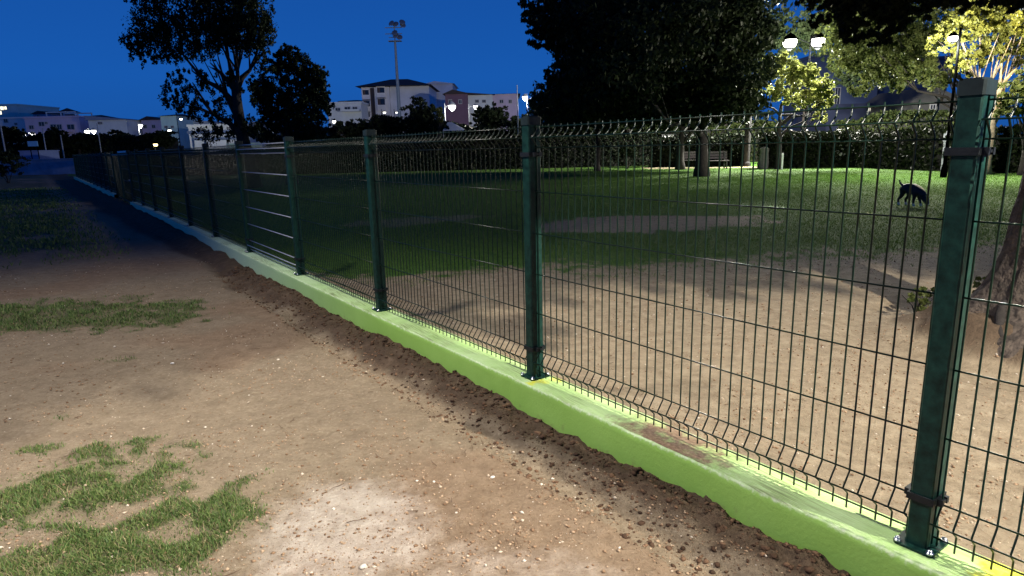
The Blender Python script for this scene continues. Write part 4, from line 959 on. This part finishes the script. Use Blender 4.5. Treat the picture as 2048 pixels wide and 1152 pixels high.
# centre houses
def white_house():
    Y = 105; a = at(722, 170, Y); k = Y / FPX
    t = empty('house', (a[0], Y, 0), 0, 'white four storey house with brown shuttered loggias and a low hipped roof', 'house')
    h = at(722, 175, Y)[2]; W1 = (800 - 722) * k
    # front block seen at an angle: narrow loggia face left, wide blank flank right
    W_, D_ = (775 - 722) * k, (850 - 775) * k
    b = MB(); b.box((0, 0, -.3), (W_, 12, h)); b.build('wall', W_wh2, t)
    b = MB(); b.box((W_ + .002, 1.0, -.3), (W_ + D_, 12, h + .1)); b.build('wall', W_flank, t)
    b = MB(); V = [(-.8, -.8, h + .11), (W_ + D_ + .6, -.8, h + .11), (W_ + D_ + .6, 12.8, h + .11), (-.8, 12.8, h + .11), (W_ * .85, 6, h + 1.7), (W_ + D_ * .35, 6, h + 1.7)]
    b.add(V, [(0, 1, 5, 4), (1, 2, 5), (2, 3, 4, 5), (3, 0, 4), (3, 2, 1, 0)]); b.build('roof', M_rooft, t)
    for (x0, y0, x1, y1) in ((726, 180, 738, 190), (755, 175, 769, 186), (728, 201, 740, 213), (756, 197, 770, 210), (730, 225, 740, 234)):
        p, q_ = at(x0, y1, Y), at(x1, y0, Y); X0, X1, Z0, Z1 = p[0] - a[0], q_[0] - a[0], p[2], q_[2]
        b = MB(); b.box((X0 - .1, -.25, Z0 - .9), (X1 + .1, -.01, Z0)); b.box((X0 - .1, -.25, Z1), (X1 + .1, -.01, Z1 + .15)); b.box((X0 - .12, -.25, Z0), (X0, -.01, Z1)); b.box((X1, -.25, Z0), (X1 + .12, -.01, Z1)); wn = b.build('window', W_wh2, t)
        b = MB(); b.box((X0, -.06, Z0), (X1, -.012, Z1)); b.build('pane', M_pane, wn)
        b = MB(); b.box((X0 + (X1 - X0) * .08, -.12, Z0 + .05), (X0 + (X1 - X0) * .38, -.07, Z1)); b.build('shutter', M_shut, wn)
    b = MB(); p, q_ = at(744, 235, Y), at(748, 176, Y); b.box((p[0] - a[0], -.05, p[2]), (q_[0] - a[0], -.012, q_[2])); b.build('stair_window', M_shut, t)
W_wh2 = bmat('cream_white_render', (.84, .80, .80)); W_flank = bmat('pale_lilac_render', (.70, .72, .84)); M_shut = mat('brown_shutter', (.09, .06, .055), .7)
white_house()
house('long pale blue house right of the white house, with an arched roofline', 850, 905, 168, 118, 10, W_flank, [(860, 180, 865, 186)], roof='gable', roofh=5, roofm=W_flank)
house('plum coloured house with a low pitched roof behind the round lamp', 890, 935, 188, 92, 12, W_brown, [(898, 200, 903, 207), (918, 200, 923, 207)], roof='gable', roofh=8)
house('pale front of the mauve house right of the round lamp', 935, 985, 190, 93, 10, W_pgrey, [(951, 200, 957, 205), (965, 200, 971, 205)], roof='shed', roofh=5)
house('mauve house half hidden by dark trees left of the double globe lamp', 984, 1036, 188, 94, 10, W_mauve, [(1000, 200, 1006, 206), (1018, 200, 1023, 206)], roof='hip', roofh=4)
house('white flat roofed house left of the white loggia house', 655, 722, 208, 100, 9, W_pgrey, [(690, 214, 700, 219), (706, 214, 714, 219), (672, 216, 680, 221)], balc=((685, 219, 722, 224),))
house('low building with a dark overhanging roof left of the white loggia house', 678, 722, 202, 112, 9, W_town, [(690, 203, 696, 206)], roof='hip', roofh=5)
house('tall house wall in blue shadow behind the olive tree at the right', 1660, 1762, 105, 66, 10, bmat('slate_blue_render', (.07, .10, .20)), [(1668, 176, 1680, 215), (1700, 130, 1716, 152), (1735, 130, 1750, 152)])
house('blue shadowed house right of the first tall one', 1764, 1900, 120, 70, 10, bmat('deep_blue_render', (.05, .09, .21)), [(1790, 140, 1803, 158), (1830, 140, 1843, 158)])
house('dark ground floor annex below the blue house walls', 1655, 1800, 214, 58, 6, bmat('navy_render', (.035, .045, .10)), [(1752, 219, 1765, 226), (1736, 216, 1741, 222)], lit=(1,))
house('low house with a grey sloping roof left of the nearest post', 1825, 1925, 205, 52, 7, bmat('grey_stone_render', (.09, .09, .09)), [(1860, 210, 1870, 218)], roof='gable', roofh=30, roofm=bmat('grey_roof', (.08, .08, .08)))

# shelter, wall and blue sheet at the left
def shelter():
    Y = 52; a = at(378, 268, Y); k = Y / FPX; t = empty('shelter', (a[0], Y, 0), 0, 'white flat roofed open shelter with slim posts behind the dark fence', 'shelter')
    h = a[2]; W_ = (520 - 378) * k
    b = MB(); b.box((0, -.3, h), (W_, 3.2, h + .22)); b.build('roof', M_frame2, t)
    b = MB(); b.box((1.0, -1.6, h - .52), (W_ - .9, -.32, h - .34)); b.build('canopy', M_frame2, t)
    for x in (.15, 1.1, W_ * .5, W_ - .3):
        b = MB(); b.box((x, 0, 0), (x + .13, .13, h - .002)); b.build('post', M_frame2, t)
    b = MB(); b.box((1.6, 2.8, 0), (W_ - 1.2, 2.9, h - .75)); b.build('back_wall', W_blue, t)
    for x in (2.3, 3.5): 
        b = MB(); b.box((x, 2.3, 1.0), (x + .45, 2.5, 1.5)); b.build('notice_board', M_pane, t)
shelter()
def far_wall():
    p0, p1 = at_ground(-60, 352), at_ground(170, 348); b = MB(); L_ = np.linalg.norm(p1 - p0); b.box((0, 0, -.1), (L_, .3, 1.28)); b.box((-.05, -.06, 1.282), (L_ + .05, .36, 1.37))
    tag(b.build('boundary_wall', mat('blue_grey_wall_paint', (.22, .26, .38), .8, .25, 1.2, .01, 5), None, (p0[0], p0[1], 0), math.atan2(p1[1] - p0[1], p1[0] - p0[0])), 'low pale wall across the far left end of the dirt', 'wall')
    p = at(38, 300, 64); b = MB(); h_ = at(60, 303, 64)[2]; b.box((0, 0, 0), (1.75, 3, h_)); b.box((-.06, -.06, h_ + .002), (1.81, 3.06, h_ + .1)); b.box((.6, -.04, .1), (1.1, -.002, 1.3))
    tag(b.build('kiosk', bmat('kiosk_paint', (.20, .26, .48)), None, (p[0], 64, 0)), 'small blue grey hut just behind the far wall', 'hut')
    p = at(56, 293, 62); q_ = at(74, 282, 62); b = MB(); W_ = q_[0] - p[0]; b.box((0, 0, p[2]), (W_, .06, q_[2])); t = empty('sign_board', (p[0], 62, 0), 0, 'plain light blue board on two legs below the far lamp', 'sign'); b.build('board', mat('sky_blue_board', (.20, .45, .70), .5, .1), t)
    for x in (.1, W_ - .16): b = MB(); b.box((x, .06, 0), (x + .06, .12, p[2] + .1)); b.build('leg', M_pole, t)
far_wall()
def tent():
    Y = 57; a = at(885, 262, Y); t = empty('tent', (a[0], Y, 0), 0, 'white pitched tent roof lit by the round lamp', 'tent'); k = Y / FPX; W_ = 46 * k; z0, z1 = a[2], at(900, 243, Y)[2]
    b = MB(); V = [(0, 0, z0), (W_, 0, z0), (W_, 3, z0), (0, 3, z0), (W_ * .15, 1.5, z1), (W_ * .35, 1.5, z1)]; b.add(V, [(0, 1, 5, 4), (1, 2, 5), (2, 3, 4, 5), (3, 0, 4)]); b.build('roof', mat('white_canvas', (.70, .70, .68), .8, .08), t)
    for x in (.06, W_ - .1):
        for y in (.06, 2.9): b = MB(); b.tube([(x, y, 0), (x, y, z0 - .002)], .03, 6); b.build('pole', M_frame, t)
tent()

# ------------------------------------------------------------------ park benches, slabs, post
M_wood = mat('weathered_bench_wood', (.10, .085, .09), .8, .3, 8, .004, 30); M_iron = mat('cast_iron', (.02, .02, .022), .5)
def bench(x, Y, label, W_=1.5):
    g = gpt(x, Y); t = empty('park_bench', g, 0, label, 'bench', 'wooden benches before the back hedge')
    for i in range(3): b = MB(); b.box((-W_ / 2, -.25 + i * .15, .43), (W_ / 2, -.12 + i * .15, .465)); b.build('seat_slat', M_wood, t)
    for i in range(3): b = MB(); b.box((-W_ / 2, .24 + i * .02, .55 + i * .14), (W_ / 2, .27 + i * .02, .66 + i * .14)); b.build('back_slat', M_wood, t)
    for x_ in (-W_ / 2 + .12, W_ / 2 - .18): b = MB(); b.box((x_, -.24, 0), (x_ + .06, -.19, .428)); b.box((x_, .19, 0), (x_ + .06, .235, .93)); b.box((x_, -.189, .38), (x_ + .06, .189, .428)); b.build('leg', M_iron, t)
bench(1430, 35.4, 'wooden park bench just right of the stout trunk')
bench(1382, 37.5, 'wooden park bench just left of the stout trunk', 1.2)
M_slab = mat('pale_grey_paint', (.42, .42, .45), .7, .12, 2)
def info(x0, x1, y0, y1, Y, label):
    a, c = at(x0, y1, Y), at(x1, y0, Y); W_ = c[0] - a[0]; t = empty('notice_panel', (a[0], Y, 0), 0, label, 'panel', 'pale panels above the back hedge')
    b = MB(); b.box((0, 0, a[2]), (W_, .08, c[2])); b.build('board', M_slab, t); b = MB(); b.box((-.05, -.05, c[2] + .002), (W_ + .05, .13, c[2] + .06)); b.build('cover', M_iron, t)
    for x in (.05, W_ - .11): b = MB(); b.box((x, .081, 0), (x + .06, .14, a[2] + .15)); b.build('leg', M_iron, t)
info(1324, 1347, 270, 283, 43.5, 'plain pale panel above the hedge at the left of the slim trunk')
info(1368, 1386, 270, 284, 43.5, 'plain pale panel above the hedge between the two trunks')
def stake():
    p = gpt(1494, 38); b = MB(); z = at(1494, 224, 38)[2]; b.lathe([(.22, 0), (.22, .2), (.17, .3), (.17, z - .2), (.24, z - .15), (.24, z)], 12)
    tag(b.build('gate_pillar', mat('pale_stone_pillar', (.03, .03, .032), .8, .2, 3, .01), None, p), 'pale pillar standing between two hedges beside the lime green tree', 'pillar')
    p = gpt(1529, 34.4); b = MB(); b.lathe([(.24, 0), (.26, .3), (.22, .8), (.24, 1.05), (.12, 1.12), (.02, 1.14)], 9)
    tag(b.build('stone_block', mat('mottled_stone', (.10, .10, .09), .9, .4, 6, .02), None, p), 'squat mottled stone block in the hedge gap by the lime green tree', 'stone block')
    p = gpt(1566, 33.2); b = MB(); b.lathe([(.05, 0), (.05, .75), (.03, .8), (.005, .82)], 8)
    tag(b.build('marker_post', mat('white_paint', (.75, .75, .75), .5, .1), None, p), 'short white marker post beside the thin dark trunk', 'post')
    p = gpt(1889, 27.2); b = MB(); b.lathe([(.06, 0), (.06, 1.2), (.09, 1.25), (.09, 1.6), (.02, 1.65)], 8)
    tag(b.build('marker_post', M_pale_pole, None, p), 'slim grey post before the hedge just left of the nearest fence post', 'post')
stake()

# ------------------------------------------------------------------ dog
def dog():
    g = at_ground(1822, 412); t = empty('dog', (g[0], g[1], float(height(np.array([g[0]]), np.array([g[1]]))[0]) + .005), math.radians(-74), 'black dog with white paws sniffing the lawn, seen through the fence', 'dog')
    J = {'pel': (-.20, 0, .44, .085), 'mid': (-.04, 0, .43, .085), 'chest': (.13, 0, .40, .105), 'neck': (.25, 0, .33, .062), 'nk2': (.33, 0, .24, .05), 'head': (.385, 0, .17, .055), 'muz': (.43, 0, .09, .030), 'nose': (.445, 0, .045, .020),
         't1': (-.29, 0, .475, .022), 't2': (-.37, 0, .52, .014), 't3': (-.41, 0, .61, .008)}
    E_ = [('pel', 'mid'), ('mid', 'chest'), ('chest', 'neck'), ('neck', 'nk2'), ('nk2', 'head'), ('head', 'muz'), ('muz', 'nose'), ('pel', 't1'), ('t1', 't2'), ('t2', 't3')]
    for sd, nm, dx in ((1, 'l', .03), (-1, 'r', -.05)):
        J['fs' + nm] = (.15, sd * .06, .32, .045); J['fe' + nm] = (.13 + dx * .3, sd * .065, .20, .026); J['fw' + nm] = (.16 + dx, sd * .065, .09, .018); J['fp' + nm] = (.17 + dx, sd * .065, .022, .020); J['ft' + nm] = (.215 + dx, sd * .065, .014, .015)
        E_ += [('chest', 'fs' + nm), ('fs' + nm, 'fe' + nm), ('fe' + nm, 'fw' + nm), ('fw' + nm, 'fp' + nm), ('fp' + nm, 'ft' + nm)]
        J['hh' + nm] = (-.21, sd * .06, .36, .060); J['hk' + nm] = (-.16 + dx, sd * .07, .26, .036); J['ho' + nm] = (-.27 + dx, sd * .07, .13, .019); J['hp' + nm] = (-.25 + dx, sd * .07, .022, .020); J['ht' + nm] = (-.205 + dx, sd * .07, .014, .015)
        E_ += [('pel', 'hh' + nm), ('hh' + nm, 'hk' + nm), ('hk' + nm, 'ho' + nm), ('ho' + nm, 'hp' + nm), ('hp' + nm, 'ht' + nm)]
        J['er' + nm] = (.355, sd * .05, .215, .020); J['ea' + nm] = (.33, sd * .095, .20, .012); E_ += [('head', 'er' + nm), ('er' + nm, 'ea' + nm)]
    J = {k: tuple(.9 * q for q in v) for k, v in J.items()}
    ks = list(J); me = bpy.data.meshes.new('body'); me.from_pydata([J[k][:3] for k in ks], [(ks.index(a), ks.index(b_)) for a, b_ in E_], [])
    tmp = bpy.data.objects.new('tmp', me); COL.objects.link(tmp); md = tmp.modifiers.new('s', 'SKIN')
    for i, k in enumerate(ks): me.skin_vertices[0].data[i].radius = (J[k][3] * (1.6 if k in ('pel', 'mid', 'chest', 'neck', 'nk2', 'head') else 1.5),) * 2; 
    me.skin_vertices[0].data[0].use_root = True
    md2 = tmp.modifiers.new('u', 'SUBSURF'); md2.levels = 2; md2.render_levels = 2
    dg = bpy.context.evaluated_depsgraph_get(); m2 = bpy.data.meshes.new_from_object(tmp.evaluated_get(dg)); bpy.data.objects.remove(tmp)
    m2.materials.clear(); m2.materials.append(mat('black_dog_coat', (.018, .017, .020), .6, .4, 14, .004, 90)); m2.materials.append(mat('white_dog_coat', (.62, .60, .56), .7, .15, 14))
    for p_ in m2.polygons:
        c = p_.center; p_.material_index = 1 if (c.z < .062 and c.x < .30) or (c.x > .36 and c.z < .075) else 0; p_.use_smooth = True
    m2.name = 'body'; link('body', m2, t)
    b = MB()
    for sd in (1, -1): b.sphere((.375, sd * .031, .150), .007, 8, 6)
    b.sphere((.405, 0, .032), .012, 8, 6); b.build('eye_and_nose', mat('wet_black', (.01, .01, .01), .15), t, smooth=True)
dog()
